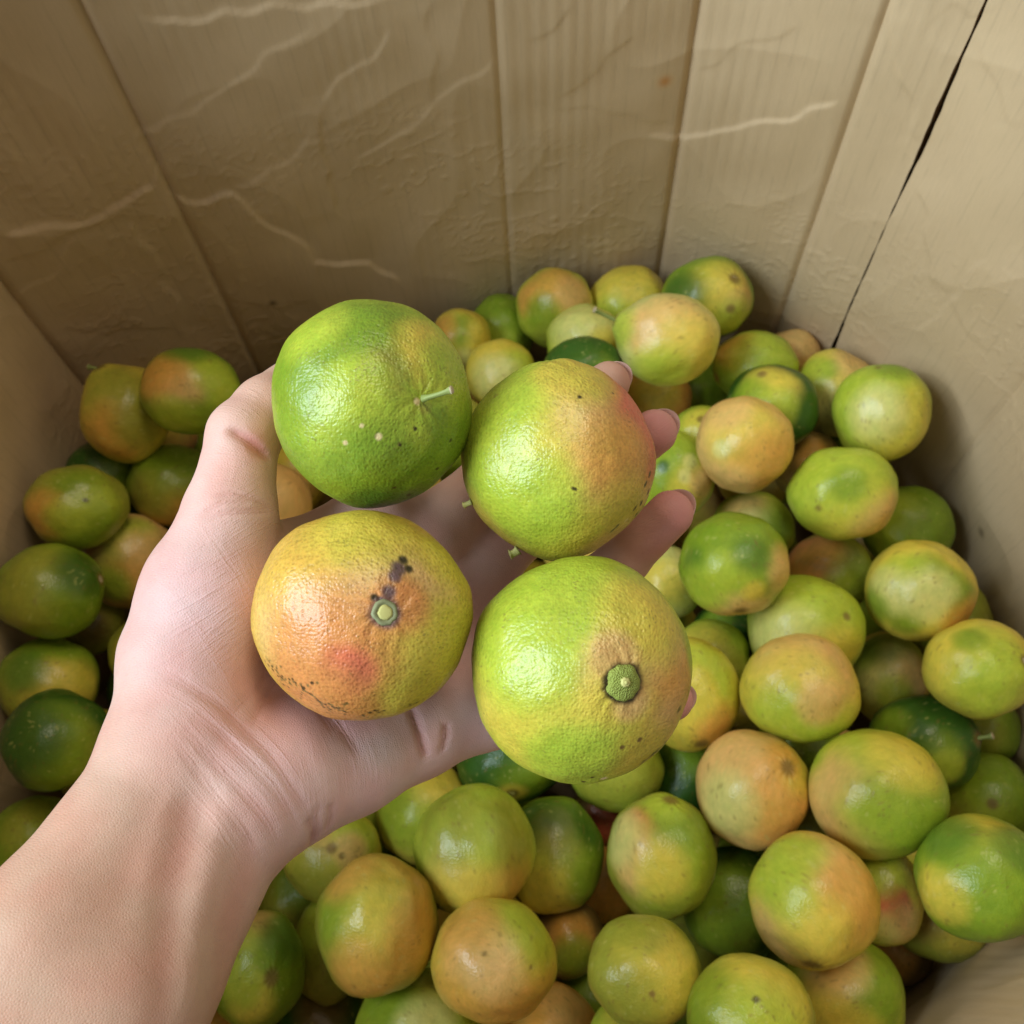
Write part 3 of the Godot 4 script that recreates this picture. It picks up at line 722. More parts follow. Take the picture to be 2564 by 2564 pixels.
		[Vector3(-0.2369, -0.0217, -0.3361), Vector3(0.0314, 0.0292, 0.0303), "G", [[Vector3(0.18, -0.52, 0.83), 0.7, "O"], [Vector3(-0.34, -0.32, 0.88), 0.5, "V"], [Vector3(0.38, 0.38, 0.84), 0.6, "G"]], [], "green topped orange citrus behind the thumb"],
		[Vector3(-0.2821, 0.0238, -0.3026), Vector3(0.0318, 0.0273, 0.0296), "V", [[Vector3(0.34, 0.5, 0.8), 0.5, "G"], [Vector3(-0.38, -0.2, 0.9), 0.5, "O"], [Vector3(0.72, -0.1, 0.68), 0.5, "L"], [Vector3(0.57, -0.6, 0.56), 0.5, "G"], [Vector3(0.18, -0.3, 0.94), 0.4, "L"]], [["m", Vector3(0.5, 0.15, 0.85), 0.05, "X"]], "olive green citrus with dark dot against the left wall"],
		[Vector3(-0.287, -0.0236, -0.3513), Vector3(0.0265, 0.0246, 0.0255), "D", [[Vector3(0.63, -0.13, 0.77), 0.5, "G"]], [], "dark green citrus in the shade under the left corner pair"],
		[Vector3(-0.2639, -0.0288, -0.2825), Vector3(0.0311, 0.0326, 0.0319), "P", [[Vector3(0.18, 0.64, 0.75), 0.5, "L"], [Vector3(0.53, 0.14, 0.84), 0.5, "P"], [Vector3(-0.19, -0.25, 0.95), 0.5, "V"], [Vector3(0.37, -0.56, 0.74), 0.6, "O"], [Vector3(-0.11, -0.46, 0.88), 0.35, "G"]], [], "peach citrus left of the thumb base"],
		[Vector3(-0.2931, 0.0251, -0.2447), Vector3(0.0326, 0.0296, 0.0311), "G", [[Vector3(0.08, 0.47, 0.88), 0.6, "V"], [Vector3(0.72, -0.25, 0.65), 0.7, "G"], [Vector3(-0.26, -0.33, 0.91), 0.6, "V"], [Vector3(0.83, 0.43, 0.35), 0.5, "D"]], [["b", Vector3(0.97, 0.25, -0.06)]], "green citrus with highlight and stem scar at the left edge"],
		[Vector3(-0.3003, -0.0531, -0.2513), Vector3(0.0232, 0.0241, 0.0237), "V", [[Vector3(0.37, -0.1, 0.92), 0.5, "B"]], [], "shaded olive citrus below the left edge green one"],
		[Vector3(-0.3045, -0.0096, -0.1953), Vector3(0.0311, 0.0291, 0.0301), "G", [[Vector3(0.41, 0.25, 0.88), 0.4, "Y"], [Vector3(0.87, -0.02, 0.49), 0.5, "Y"], [Vector3(-0.14, -0.24, 0.96), 0.6, "V"], [Vector3(0.44, -0.37, 0.82), 0.5, "Y"], [Vector3(-0.13, 0.45, 0.88), 0.4, "F"]], [], "green citrus with yellow front above the dark green one at left edge"],
		[Vector3(-0.282, 0.0209, -0.1512), Vector3(0.0299, 0.0293, 0.0296), "D", [[Vector3(0.72, -0.05, 0.69), 0.5, "V"], [Vector3(0.4, 0.3, 0.87), 0.6, "G"], [Vector3(0.37, -0.55, 0.75), 0.5, "G"], [Vector3(-0.11, 0.22, 0.97), 0.6, "D"]], [], "dark green citrus left of the wrist"],
		[Vector3(-0.2443, -0.0148, -0.2116), Vector3(0.0241, 0.025, 0.0245), "V", [[Vector3(0.03, 0.14, 0.99), 0.5, "Y"]], [], "shaded yellow citrus peeping out beside the thumb base"],
		[Vector3(-0.312, -0.0323, -0.1002), Vector3(0.0289, 0.0283, 0.0286), "G", [[Vector3(0.18, 0.66, 0.73), 0.5, "V"], [Vector3(0.66, 0.14, 0.74), 0.5, "G"]], [], "green citrus at the left edge beside the forearm"],
		[Vector3(-0.1569, -0.0444, -0.3477), Vector3(0.0287, 0.0287, 0.0287), "Y", [[Vector3(0.3, -0.23, 0.92), 0.5, "P"], [Vector3(-0.1, -0.14, 0.99), 0.5, "Y"]], [], "yellow citrus seen through the gap between thumb and forefinger"],
		[Vector3(0.1376, -0.016, -0.3342), Vector3(0.0223, 0.0208, 0.0215), "L", [[Vector3(-0.26, 0.44, 0.86), 0.5, "Y"]], [["m", Vector3(-0.2, 0.49, 0.85), 0.12, "B"]], "yellow lime citrus with dark mark behind the smooth orange yellow one"],
		[Vector3(0.1283, -0.0534, -0.3485), Vector3(0.0225, 0.0216, 0.022), "P", [[Vector3(-0.16, 0.14, 0.98), 0.5, "Y"]], [], "peach citrus behind the middle fingertip"],
		[Vector3(0.1545, -0.1013, -0.4154), Vector3(0.0311, 0.0322, 0.0316), "G", [[Vector3(-0.17, 0.19, 0.97), 0.5, "G"]], [], "shaded green citrus below the stalked pale one"],
		[Vector3(0.1139, -0.0631, -0.3949), Vector3(0.0305, 0.0295, 0.03), "O", [[Vector3(0.07, 0.09, 0.99), 0.5, "Y"]], [], "shaded orange brown citrus above the middle finger"],
		[Vector3(0.1615, -0.019, -0.1131), Vector3(0.0268, 0.0252, 0.026), "G", [[Vector3(-0.44, 0.48, 0.76), 0.4, "L"]], [], "shaded green citrus between the peach orange and the largest lime one"],
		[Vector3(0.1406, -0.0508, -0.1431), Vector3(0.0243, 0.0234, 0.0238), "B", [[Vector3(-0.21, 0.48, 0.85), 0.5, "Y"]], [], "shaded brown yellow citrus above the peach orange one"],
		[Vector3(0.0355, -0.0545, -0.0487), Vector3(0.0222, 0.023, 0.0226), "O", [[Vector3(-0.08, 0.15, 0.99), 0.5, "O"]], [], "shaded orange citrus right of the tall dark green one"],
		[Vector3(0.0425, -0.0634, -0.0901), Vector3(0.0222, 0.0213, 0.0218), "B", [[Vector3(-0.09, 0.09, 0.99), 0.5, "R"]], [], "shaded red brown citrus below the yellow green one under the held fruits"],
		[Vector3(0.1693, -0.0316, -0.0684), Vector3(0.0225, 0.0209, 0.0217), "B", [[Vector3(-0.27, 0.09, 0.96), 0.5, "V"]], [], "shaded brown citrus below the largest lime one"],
	]:
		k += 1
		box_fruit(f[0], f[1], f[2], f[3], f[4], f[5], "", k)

func _ready() -> void:
	# ---- camera, light, exposure
	var cam := Camera3D.new()
	cam.name = "camera"
	cam.transform = Transform3D(TILT, Vector3(0, 0.62, 0))
	cam.fov = 53.13
	cam.near = 0.02
	cam.far = 20.0
	var lens := CameraAttributesPhysical.new()
	lens.frustum_focal_length = 24.0
	lens.frustum_focus_distance = 0.315
	lens.frustum_near = 0.02
	lens.frustum_far = 20.0
	lens.exposure_aperture = 15.0
	cam.attributes = lens
	add_child(cam)
	cam.fov = 53.13
	var env := Environment.new()
	env.background_mode = Environment.BG_COLOR
	env.background_color = Color(0.46, 0.465, 0.47)
	env.background_energy_multiplier = 1.2
	env.tonemap_mode = Environment.TONE_MAPPER_LINEAR
	env.tonemap_exposure = 1.18
	env.sdfgi_enabled = true
	env.ssao_enabled = true
	env.ssil_enabled = true
	var we := WorldEnvironment.new()
	we.name = "room_light"
	we.environment = env
	add_child(we)
	var window := AreaLight3D.new()
	window.name = "window_light"
	window.area_size = Vector2(1.15, 1.3)
	window.light_color = Color(0.88, 0.95, 1.0)
	window.light_energy = 5.3
	window.area_range = 12.0
	window.shadow_enabled = true
	add_child(window)
	window.look_at_from_position(Vector3(-1.36, 1.34, 0.06), Vector3(0.05, 0.15, -0.18))
	var ceiling := AreaLight3D.new()
	ceiling.name = "ceiling_light"
	ceiling.area_size = Vector2(0.9, 0.5)
	ceiling.light_color = Color(1.0, 0.93, 0.83)
	ceiling.light_energy = 1.2
	ceiling.area_range = 12.0
	ceiling.shadow_enabled = true
	add_child(ceiling)
	ceiling.look_at_from_position(Vector3(0.5, 2.2, -0.7), Vector3(0, 0, -0.2), Vector3.RIGHT)

	# ---- colours and materials
	colours = {
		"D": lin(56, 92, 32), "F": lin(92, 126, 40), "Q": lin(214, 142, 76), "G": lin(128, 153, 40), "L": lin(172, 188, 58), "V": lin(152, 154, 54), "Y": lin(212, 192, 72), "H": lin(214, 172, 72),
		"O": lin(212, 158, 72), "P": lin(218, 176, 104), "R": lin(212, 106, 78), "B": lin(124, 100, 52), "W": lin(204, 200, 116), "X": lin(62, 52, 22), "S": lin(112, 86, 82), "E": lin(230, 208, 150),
	}
	var dimples := cells(4, 0.045).get_seamless_image(512, 512)
	var dim_tex := ImageTexture.create_from_image(dimples)
	peel = StandardMaterial3D.new()
	peel.vertex_color_use_as_albedo = true
	peel.roughness = 0.31
	peel.metallic_specular = 0.45
	peel.uv1_triplanar = true
	peel.uv1_scale = Vector3.ONE * 34.0
	peel.heightmap_enabled = true
	peel.heightmap_texture = dim_tex
	peel.heightmap_scale = 0.018
	fine_peel = StandardMaterial3D.new()
	fine_peel.vertex_color_use_as_albedo = true
	fine_peel.roughness = 0.33
	fine_peel.metallic_specular = 0.5
	fine_peel.uv1_triplanar = true
	fine_peel.uv1_scale = Vector3.ONE * 58.0
	fine_peel.heightmap_enabled = true
	fine_peel.heightmap_texture = dim_tex
	fine_peel.heightmap_scale = 0.012
	fine_peel.subsurf_scatter_enabled = true
	fine_peel.subsurf_scatter_strength = 0.04
	stalk_mat = StandardMaterial3D.new()
	stalk_mat.albedo_color = Color8(134, 146, 78)
	stalk_mat.roughness = 0.6
	button_mat = StandardMaterial3D.new()
	button_mat.albedo_color = Color8(176, 160, 124)
	button_mat.roughness = 0.8
	scar_mat = StandardMaterial3D.new()
	scar_mat.albedo_color = Color8(190, 186, 112)
	scar_mat.roughness = 0.7
	build_box()
	fruit_table()
	deep_fruit()
	held_fruit()
	build_hand()

func build_box() -> void:
	var bin := Node3D.new()
	bin.name = "cardboard_bin"
	bin.position = Vector3.ZERO
	add_child(bin)
	tag(bin, "large open brown corrugated cardboard bin with creased walls holding the citrus", "box")
	var size := 1024
	var im := Image.create_empty(size, size, false, Image.FORMAT_L8)
	var fibre := noise(31, 1.0, 3)
	var bytes := PackedByteArray()
	bytes.resize(size * size)
	var strip := PackedFloat32Array()
	for x in size:
		strip.append(fibre.get_noise_2d(x * 0.11, 3.0) * 0.5 + 0.35 * fibre.get_noise_2d(x * 0.027, 40.0))
	var speck := noise(33, 0.35, 2)
	var long_grain := noise(34, 1.0, 2)
	for y in size:
		for x in size:
			var flute := pow(absf(cos(PI * x / 51.2)), 24.0) * clampf(0.3 + 2.0 * long_grain.get_noise_2d(x * 0.013, y * 0.004), 0.0, 1.0)
			var v := 0.92 - 0.032 * flute + 0.014 * strip[x] + 0.04 * speck.get_noise_2d(x, y) + 0.012 * long_grain.get_noise_2d(x * 0.09, y * 0.012)
			bytes[y * size + x] = clampi(int(v * 255.0), 0, 255)
	im = Image.create_from_data(size, size, false, Image.FORMAT_L8, bytes)
	var board := StandardMaterial3D.new()
	board.albedo_color = Color8(214, 186, 146)
	board.albedo_texture = ImageTexture.create_from_image(im)
	board.vertex_color_use_as_albedo = true
	board.roughness = 0.62
	board.metallic_specular = 0.4
	var back := StandardMaterial3D.new()
	back.albedo_color = Color8(150, 118, 78)
	back.roughness = 0.85
	creases = []
	for c in [
		[-0.00136, 0.0022, [Vector2(0.4626, 0.2534), Vector2(0.4871, 0.2446), Vector2(0.5086, 0.2468), Vector2(0.5289, 0.2444), Vector2(0.556, 0.2397), Vector2(0.5953, 0.2352)]],
		[-0.00204, 0.0022, [Vector2(0.3396, 0.1455), Vector2(0.3566, 0.1418), Vector2(0.388, 0.1342), Vector2(0.4014, 0.138), Vector2(0.4259, 0.1401), Vector2(0.4358, 0.1364)]],
		[0.00074, 0.003, [Vector2(0.3556, 0.1327), Vector2(0.376, 0.1335), Vector2(0.3993, 0.1329)]],
		[-0.00204, 0.0022, [Vector2(0.4342, 0.1302), Vector2(0.4465, 0.1215), Vector2(0.4758, 0.1178), Vector2(0.4801, 0.1029), Vector2(0.4986, 0.0716), Vector2(0.5135, 0.0391), Vector2(0.5525, 0.0219), Vector2(0.5753, -0.0134)]],
		[0.00062, 0.0028, [Vector2(0.5533, 0.2336), Vector2(0.522, 0.2177), Vector2(0.4884, 0.1935), Vector2(0.4499, 0.1785), Vector2(0.4339, 0.1777)]],
		[0.00062, 0.0028, [Vector2(0.5965, 0.2233), Vector2(0.5783, 0.2022), Vector2(0.5585, 0.1934), Vector2(0.5386, 0.1723)]],
		[0.00056, 0.0028, [Vector2(0.654, 0.1902), Vector2(0.6208, 0.168), Vector2(0.5934, 0.1428), Vector2(0.5485, 0.1242)]],
		[0.00062, 0.0028, [Vector2(0.5332, 0.1548), Vector2(0.5076, 0.1366), Vector2(0.4767, 0.121)]],
		[0.00056, 0.0028, [Vector2(0.3814, 0.1306), Vector2(0.3583, 0.1056), Vector2(0.3132, 0.088)]],
		[0.00056, 0.003, [Vector2(0.4377, 0.0258), Vector2(0.4665, 0.0033), Vector2(0.5048, -0.0019)]],
		[0.00056, 0.003, [Vector2(0.3328, 0.0494), Vector2(0.3741, 0.0252), Vector2(0.4035, 0.0077)]],
		[0.0005, 0.003, [Vector2(0.3284, 0.1232), Vector2(0.3541, 0.1261), Vector2(0.3707, 0.1292)]],
		[-0.00087, 0.004, [Vector2(0.5394, 0.1762), Vector2(0.5378, 0.1383), Vector2(0.5364, 0.0695)]],
		[-0.00112, 0.0035, [Vector2(0.4097, 0.1249), Vector2(0.4084, 0.0648), Vector2(0.4082, -0.0146)]],
		[-0.00062, 0.005, [Vector2(0.6123, 0.2329), Vector2(0.6121, 0.1913), Vector2(0.6113, 0.1386)]],
		[-0.00136, 0.0022, [Vector2(0.7463, 0.1109), Vector2(0.7636, 0.1119), Vector2(0.7862, 0.1187), Vector2(0.8098, 0.1356), Vector2(0.8393, 0.1557), Vector2(0.8591, 0.1733)]],
		[0.00087, 0.003, [Vector2(0.8643, 0.2387), Vector2(0.8776, 0.214), Vector2(0.896, 0.1904), Vector2(0.9097, 0.1717)]],
		[0.00074, 0.003, [Vector2(0.9168, 0.1458), Vector2(0.9361, 0.1271), Vector2(0.9533, 0.0997), Vector2(0.9674, 0.0936)]],
		[0.0005, 0.003, [Vector2(0.9176, 0.2453), Vector2(0.94, 0.2304), Vector2(0.9561, 0.2203)]],
		[0.00074, 0.003, [Vector2(0.9782, 0.1401), Vector2(0.974, 0.0982), Vector2(0.9598, 0.0388)]],
		[0.0005, 0.003, [Vector2(0.9674, 0.0936), Vector2(0.9867, 0.0851), Vector2(1.0066, 0.0772)]],
		[0.00062, 0.003, [Vector2(0.8948, 0.2556), Vector2(0.9028, 0.2536), Vector2(0.9117, 0.2507)]],
		[0.00043, 0.0028, [Vector2(0.7712, 0.1627), Vector2(0.7992, 0.1934), Vector2(0.8261, 0.2131)]],
		[0.00037, 0.0028, [Vector2(0.6666, 0.1995), Vector2(0.6819, 0.2046), Vector2(0.6937, 0.2187)]],
		[0.00037, 0.0028, [Vector2(0.685, 0.1501), Vector2(0.7103, 0.1747), Vector2(0.728, 0.1948)]],
		[0.00031, 0.003, [Vector2(0.6687, 0.1526), Vector2(0.7117, 0.1398), Vector2(0.7639, 0.1209)]],
	]:
		var pts := PackedVector2Array(c[2])
		var box := Rect2(pts[0], Vector2.ZERO)
		for p in pts:
			box = box.expand(p)
		creases.append([c[0], c[1], pts, box.grow(0.05)])
	stains = [
		[Vector2(0.8239, 0.1887), 0.0035, Color(1.5, 1.5, 1.5), 0.9],
		[Vector2(0.7514, 0.1569), 0.004, Color(0.9, 0.55, 0.25), 0.9],
		[Vector2(0.4726, 0.006), 0.003, Color(0.25, 0.22, 0.2), 0.9],
		[Vector2(1.0873, -0.0299), 0.004, Color(0.3, 0.28, 0.26), 0.8],
		[Vector2(0.965, 0.048), 0.01, Color(1.35, 1.35, 1.35), 0.5],
		[Vector2(0.8819, 0.0939), 0.02, Color(1.2, 1.22, 1.25), 0.5],
		[Vector2(0.882, 0.0516), 0.02, Color(1.15, 1.17, 1.2), 0.5],
		[Vector2(0.999, 0.1451), 0.01, Color(1.4, 1.4, 1.4), 0.5],
		[Vector2(0.8559, -0.0158), 0.03, Color(0.8, 0.82, 0.84), 0.6],
	]
	var n := noise(77, 1.0)
	for w in [
		[Vector2(-0.346, -0.1), Vector2(-0.303, -0.42), 0.0000, 0.4, Vector2(1, 1), Vector2(1.0067, 0.0171), Vector2(0.9119, 0.7222)],
		[Vector2(-0.303, -0.42), Vector2(-0.193, -0.462), 0.3229, 0.4, Vector2(1, 1), Vector2(0.9119, 0.7222), Vector2(0.2392, 0.9791)],
		[Vector2(-0.193, -0.462), Vector2(0.0155, -0.486), 0.4406, 0.38, Vector2(1, 0.6), Vector2(0.2392, 0.9791), Vector2(0.0746, 0.998)],
		[Vector2(0.0155, -0.486), Vector2(0.131, -0.49), 0.6505, 0.36, Vector2(0.6, 1), Vector2(0.0746, 0.998), Vector2(-0.2534, 1.0094)],
		[Vector2(0.131, -0.49), Vector2(0.217, -0.44), 0.7661, 0.36, Vector2(1, 1), Vector2(-0.2534, 1.0094), Vector2(-0.6219, 0.7952)],
		[Vector2(0.217, -0.44), Vector2(0.248, -0.408), 0.8655, 0.36, Vector2(1, 0), Vector2(-0.6219, 0.7952), Vector2(-0.7179, 0.6961)],
		[Vector2(0.2497, -0.4058), Vector2(0.312, -0.3), 0.9129, 0.36, Vector2(0, 0.3), Vector2(-0.8617, 0.5074), Vector2(-0.9831, 0.3012)],
		[Vector2(0.312, -0.3), Vector2(0.322, -0.14), 1.0357, 0.36, Vector2(0.3, 0.3), Vector2(-0.9831, 0.3012), Vector2(-1.0089, -0.1118)],
		[Vector2(0.322, -0.14), Vector2(0.29, -0.03), 1.1960, 0.36, Vector2(1, 1), Vector2(-1.0089, -0.1118), Vector2(-0.8553, -0.6399)],
		[Vector2(0.29, -0.03), Vector2(0.165, 0.05), 1.3106, 0.34, Vector2(1, 1), Vector2(-0.8553, -0.6399), Vector2(-0.3282, -0.9772)],
		[Vector2(0.165, 0.05), Vector2(-0.19, 0.078), 1.4590, 0.32, Vector2(1, 1), Vector2(-0.3282, -0.9772), Vector2(0.1851, -1.0177)],
		[Vector2(-0.19, 0.078), Vector2(-0.335, 0.01), 1.8151, 0.3, Vector2(1, 1), Vector2(0.1851, -1.0177), Vector2(0.9386, -0.6644)],
		[Vector2(-0.335, 0.01), Vector2(-0.346, -0.1), 1.9752, 0.34, Vector2(1, 1), Vector2(0.9386, -0.6644), Vector2(1.0067, 0.0171)],
	]:
		wall_panel(bin, w[0], w[1], w[2], -0.17, w[3], w[4], w[5], w[6], board, n, back)
	var floor_shape := SurfaceTool.new()
	floor_shape.begin(Mesh.PRIMITIVE_TRIANGLES)
	var rim := [Vector2(-0.346, -0.1), Vector2(-0.303, -0.42), Vector2(-0.193, -0.462), Vector2(0.0155, -0.486), Vector2(0.131, -0.49), Vector2(0.217, -0.44), Vector2(0.249, -0.407), Vector2(0.312, -0.3), Vector2(0.322, -0.14), Vector2(0.29, -0.03), Vector2(0.165, 0.05), Vector2(-0.19, 0.078), Vector2(-0.335, 0.01)]
	for y in [-0.168, -0.176]:
		for k in rim.size():
			for p in ([Vector2(0, -0.2), rim[k], rim[(k + 1) % rim.size()]] if y > -0.17 else [Vector2(0, -0.2), rim[(k + 1) % rim.size()], rim[k]]):
				floor_shape.add_vertex(v3(p, y))
	floor_shape.generate_normals()
	piece("bottom", floor_shape.commit(), back, bin)
	# board that overlaps behind the open corner joint, seen as a dark line
	var st := SurfaceTool.new()
	st.begin(Mesh.PRIMITIVE_TRIANGLES)
	quad(st, v3(Vector2(0.2633, -0.4179), 0.36), v3(Vector2(0.2408, -0.4382), 0.36), v3(Vector2(0.2408, -0.4382), -0.17), v3(Vector2(0.2633, -0.4179), -0.17))
	quad(st, v3(Vector2(0.2769, -0.3908), 0.36), v3(Vector2(0.2633, -0.4179), 0.36), v3(Vector2(0.2633, -0.4179), -0.17), v3(Vector2(0.2769, -0.3908), -0.17))
	st.generate_normals()
	piece("corner_flap", st.commit(), back, bin)

func deep_fruit() -> void:
	# fruit under the top layer and beneath the hand: two plain kinds, repeated at different turns
	var kinds := []
	for k in 4:
		kinds.append(citrus_mesh(Vector3.ONE * 0.030, ["G", "V", "Y", "P"][k], [[Vector3(0.3, 0.2, 0.9), 0.8, ["L", "G", "P", "Y"][k]], [Vector3(-0.7, 0.4, -0.2), 0.7, ["D", "Y", "L", "V"][k]]], Vector3.UP, 0.01, 40, 28, 900 + k, false))
	var turn := RandomNumberGenerator.new()
	turn.seed = 12
	var first: MeshInstance3D = null
	for f in [
		[Vector3(-0.2752, -0.0082, -0.0373), 0.0301],
		[Vector3(-0.2146, 0.0173, -0.0638), 0.0301],
		[Vector3(0.025, -0.0101, -0.2026), 0.0281],
		[Vector3(-0.1067, -0.0026, -0.2104), 0.0279],
		[Vector3(-0.1625, 0.0086, -0.2983), 0.0303],
		[Vector3(-0.0711, 0.0133, -0.2903), 0.0284],
		[Vector3(-0.1899, -0.0122, -0.2041), 0.0301],
		[Vector3(-0.0295, -0.0118, -0.212), 0.0283],
		[Vector3(-0.1236, -0.0149, -0.3894), 0.0312],
		[Vector3(-0.0048, 0.0054, -0.2912), 0.0289],
		[Vector3(-0.1944, 0.0008, -0.1204), 0.0302],
		[Vector3(-0.1395, 0.0163, -0.1257), 0.0278],
		[Vector3(-0.063, 0.0213, -0.1765), 0.0301],
		[Vector3(-0.2339, 0.0037, 0.0062), 0.0296],
		[Vector3(-0.0408, -0.0112, -0.3502), 0.0313],
		[Vector3(0.0467, -0.0176, -0.2651), 0.0303],
		[Vector3(0.0524, -0.0196, -0.3404), 0.0305],
		[Vector3(-0.2063, -0.0135, -0.2615), 0.0287],
		[Vector3(-0.098, 0.0207, -0.343), 0.0280],
		[Vector3(-0.0762, 0.0196, -0.3944), 0.0285],
		[Vector3(-0.0397, -0.0161, -0.021), 0.0312],
		[Vector3(-0.251, 0.0015, -0.1052), 0.0276],
		[Vector3(-0.2873, -0.0694, -0.0672), 0.0284],
		[Vector3(-0.1991, -0.0735, -0.3856), 0.0308],
		[Vector3(-0.0429, -0.0741, -0.3497), 0.0279],
		[Vector3(0.0787, -0.0721, -0.0117), 0.0276],
		[Vector3(-0.1672, -0.0501, -0.1524), 0.0298],
		[Vector3(-0.1076, -0.0527, -0.1562), 0.0312],
		[Vector3(-0.2207, -0.0665, -0.0017), 0.0308],
		[Vector3(-0.0285, -0.0575, -0.2874), 0.0318],
		[Vector3(-0.1102, -0.0545, -0.4317), 0.0296],
		[Vector3(-0.0886, -0.0736, -0.0183), 0.0316],
		[Vector3(-0.2914, -0.0706, -0.1595), 0.0319],
		[Vector3(-0.12, -0.0516, -0.2918), 0.0313],
		[Vector3(-0.2314, -0.0698, -0.1183), 0.0277],
		[Vector3(-0.2275, -0.0649, -0.2194), 0.0289],
		[Vector3(0.1413, -0.0737, -0.0573), 0.0286],
		[Vector3(0.0451, -0.0716, -0.2107), 0.0315],
		[Vector3(0.0349, -0.0634, -0.3906), 0.0292],
		[Vector3(-0.2098, -0.0636, -0.3058), 0.0281],
		[Vector3(-0.1728, -0.0604, -0.2343), 0.0290],
		[Vector3(0.2505, -0.067, -0.3277), 0.0282],
		[Vector3(0.0401, -0.0673, -0.1467), 0.0283],
		[Vector3(0.0799, -0.0739, -0.3003), 0.0294],
		[Vector3(0.1939, -0.0656, -0.1049), 0.0286],
		[Vector3(0.1445, -0.0624, 0.0152), 0.0302],
		[Vector3(-0.2624, -0.0534, -0.4027), 0.0295],
		[Vector3(-0.0845, -0.064, -0.2229), 0.0291],
		[Vector3(-0.0441, -0.0572, -0.1768), 0.0280],
		[Vector3(-0.2311, -0.0566, -0.0587), 0.0285],
		[Vector3(0.2845, -0.048, -0.1968), 0.0287],
		[Vector3(0.1835, -0.0725, -0.328), 0.0280],
		[Vector3(-0.1008, -0.0742, -0.3799), 0.0276],
		[Vector3(0.2213, -0.0603, -0.0494), 0.0317],
		[Vector3(0.0213, -0.0734, 0.0149), 0.0296],
		[Vector3(-0.0166, -0.071, -0.0669), 0.0289],
		[Vector3(0.0926, -0.0735, -0.1769), 0.0284],
		[Vector3(-0.0661, -0.0563, 0.0352), 0.0280],
		[Vector3(-0.1162, -0.0747, -0.1023), 0.0287],
		[Vector3(-0.2652, -0.0705, -0.3321), 0.0279],
		[Vector3(-0.2951, -0.0665, -0.0095), 0.0316],
		[Vector3(0.0233, -0.0701, -0.3284), 0.0293],
		[Vector3(-0.1545, -0.1275, -0.3685), 0.0305],
		[Vector3(0.073, -0.1055, -0.41), 0.0309],
		[Vector3(-0.1007, -0.1291, -0.1834), 0.0275],
		[Vector3(0.2568, -0.1213, -0.0628), 0.0290],
		[Vector3(-0.2616, -0.1138, -0.2882), 0.0288],
		[Vector3(-0.2651, -0.1283, -0.1013), 0.0291],
		[Vector3(-0.2045, -0.125, -0.1345), 0.0283],
		[Vector3(0.1114, -0.1288, -0.0512), 0.0299],
		[Vector3(-0.0198, -0.1261, -0.0058), 0.0277],
		[Vector3(0.2449, -0.1257, -0.2278), 0.0281],
		[Vector3(-0.1015, -0.1168, -0.0596), 0.0291],
		[Vector3(0.0972, -0.1083, -0.224), 0.0317],
		[Vector3(0.0067, -0.1253, -0.267), 0.0285],
		[Vector3(0.0739, -0.1251, 0.0219), 0.0289],
		[Vector3(-0.2378, -0.1283, -0.0024), 0.0287],
		[Vector3(-0.0338, -0.1212, -0.3819), 0.0280],
		[Vector3(-0.0987, -0.1072, -0.3074), 0.0295],
		[Vector3(-0.0181, -0.0984, -0.4501), 0.0277],
		[Vector3(-0.1723, -0.1242, -0.1891), 0.0307],
		[Vector3(0.182, -0.105, -0.2733), 0.0309],
		[Vector3(-0.2532, -0.1199, -0.1655), 0.0283],
		[Vector3(-0.0271, -0.1267, -0.1048), 0.0296],
		[Vector3(-0.2252, -0.1189, -0.3377), 0.0297],
		[Vector3(-0.0842, -0.1262, -0.1266), 0.0303],
		[Vector3(-0.2107, -0.1271, -0.2685), 0.0286],
		[Vector3(-0.2051, -0.128, -0.0644), 0.0298],
		[Vector3(0.257, -0.1034, -0.1774), 0.0288],
		[Vector3(-0.0998, -0.1295, -0.2529), 0.0293],
		[Vector3(-0.0213, -0.0972, -0.2174), 0.0290],
		[Vector3(0.138, -0.1224, -0.3255), 0.0296],
		[Vector3(0.0533, -0.1254, -0.0596), 0.0292],
		[Vector3(0.0925, -0.1297, -0.1573), 0.0296],
		[Vector3(-0.169, -0.1097, 0.0269), 0.0294],
		[Vector3(-0.1634, -0.0904, -0.433), 0.0289],
		[Vector3(0.1513, -0.126, -0.0951), 0.0313],
		[Vector3(-0.2406, -0.118, -0.4106), 0.0295],
		[Vector3(0.2265, -0.1247, -0.3543), 0.0295],
		[Vector3(0.0322, -0.1243, -0.4449), 0.0275],
		[Vector3(0.0439, -0.1267, -0.3285), 0.0290],
		[Vector3(0.0153, -0.1182, -0.1544), 0.0289],
		[Vector3(0.2, -0.1206, -0.1553), 0.0301],
		[Vector3(-0.1079, -0.1233, -0.4083), 0.0296],
		[Vector3(0.1691, -0.1242, -0.2064), 0.0313],
		[Vector3(-0.1546, -0.1266, -0.2643), 0.0278],
		[Vector3(-0.1473, -0.1288, -0.1084), 0.0285],
		[Vector3(-0.2972, -0.1278, -0.0463), 0.0313],
		[Vector3(-0.2843, -0.1204, -0.2198), 0.0276],
		[Vector3(0.2703, -0.1192, -0.2891), 0.0292],
		[Vector3(-0.1628, -0.098, -0.3126), 0.0277],
		[Vector3(-0.0406, -0.1153, -0.1633), 0.0291],
		[Vector3(0.1478, -0.1205, -0.0068), 0.0282],
		[Vector3(-0.0309, -0.1279, -0.3189), 0.0317],
	]:
		var o: MeshInstance3D
		if first == null:
			first = piece("deep_citrus_fruit", kinds[0], peel, self)
			o = first
		else:
			o = first.duplicate()
			o.name = numbered("deep_citrus_fruit")
			o.mesh = kinds[turn.randi() % 4]
			add_child(o, true)
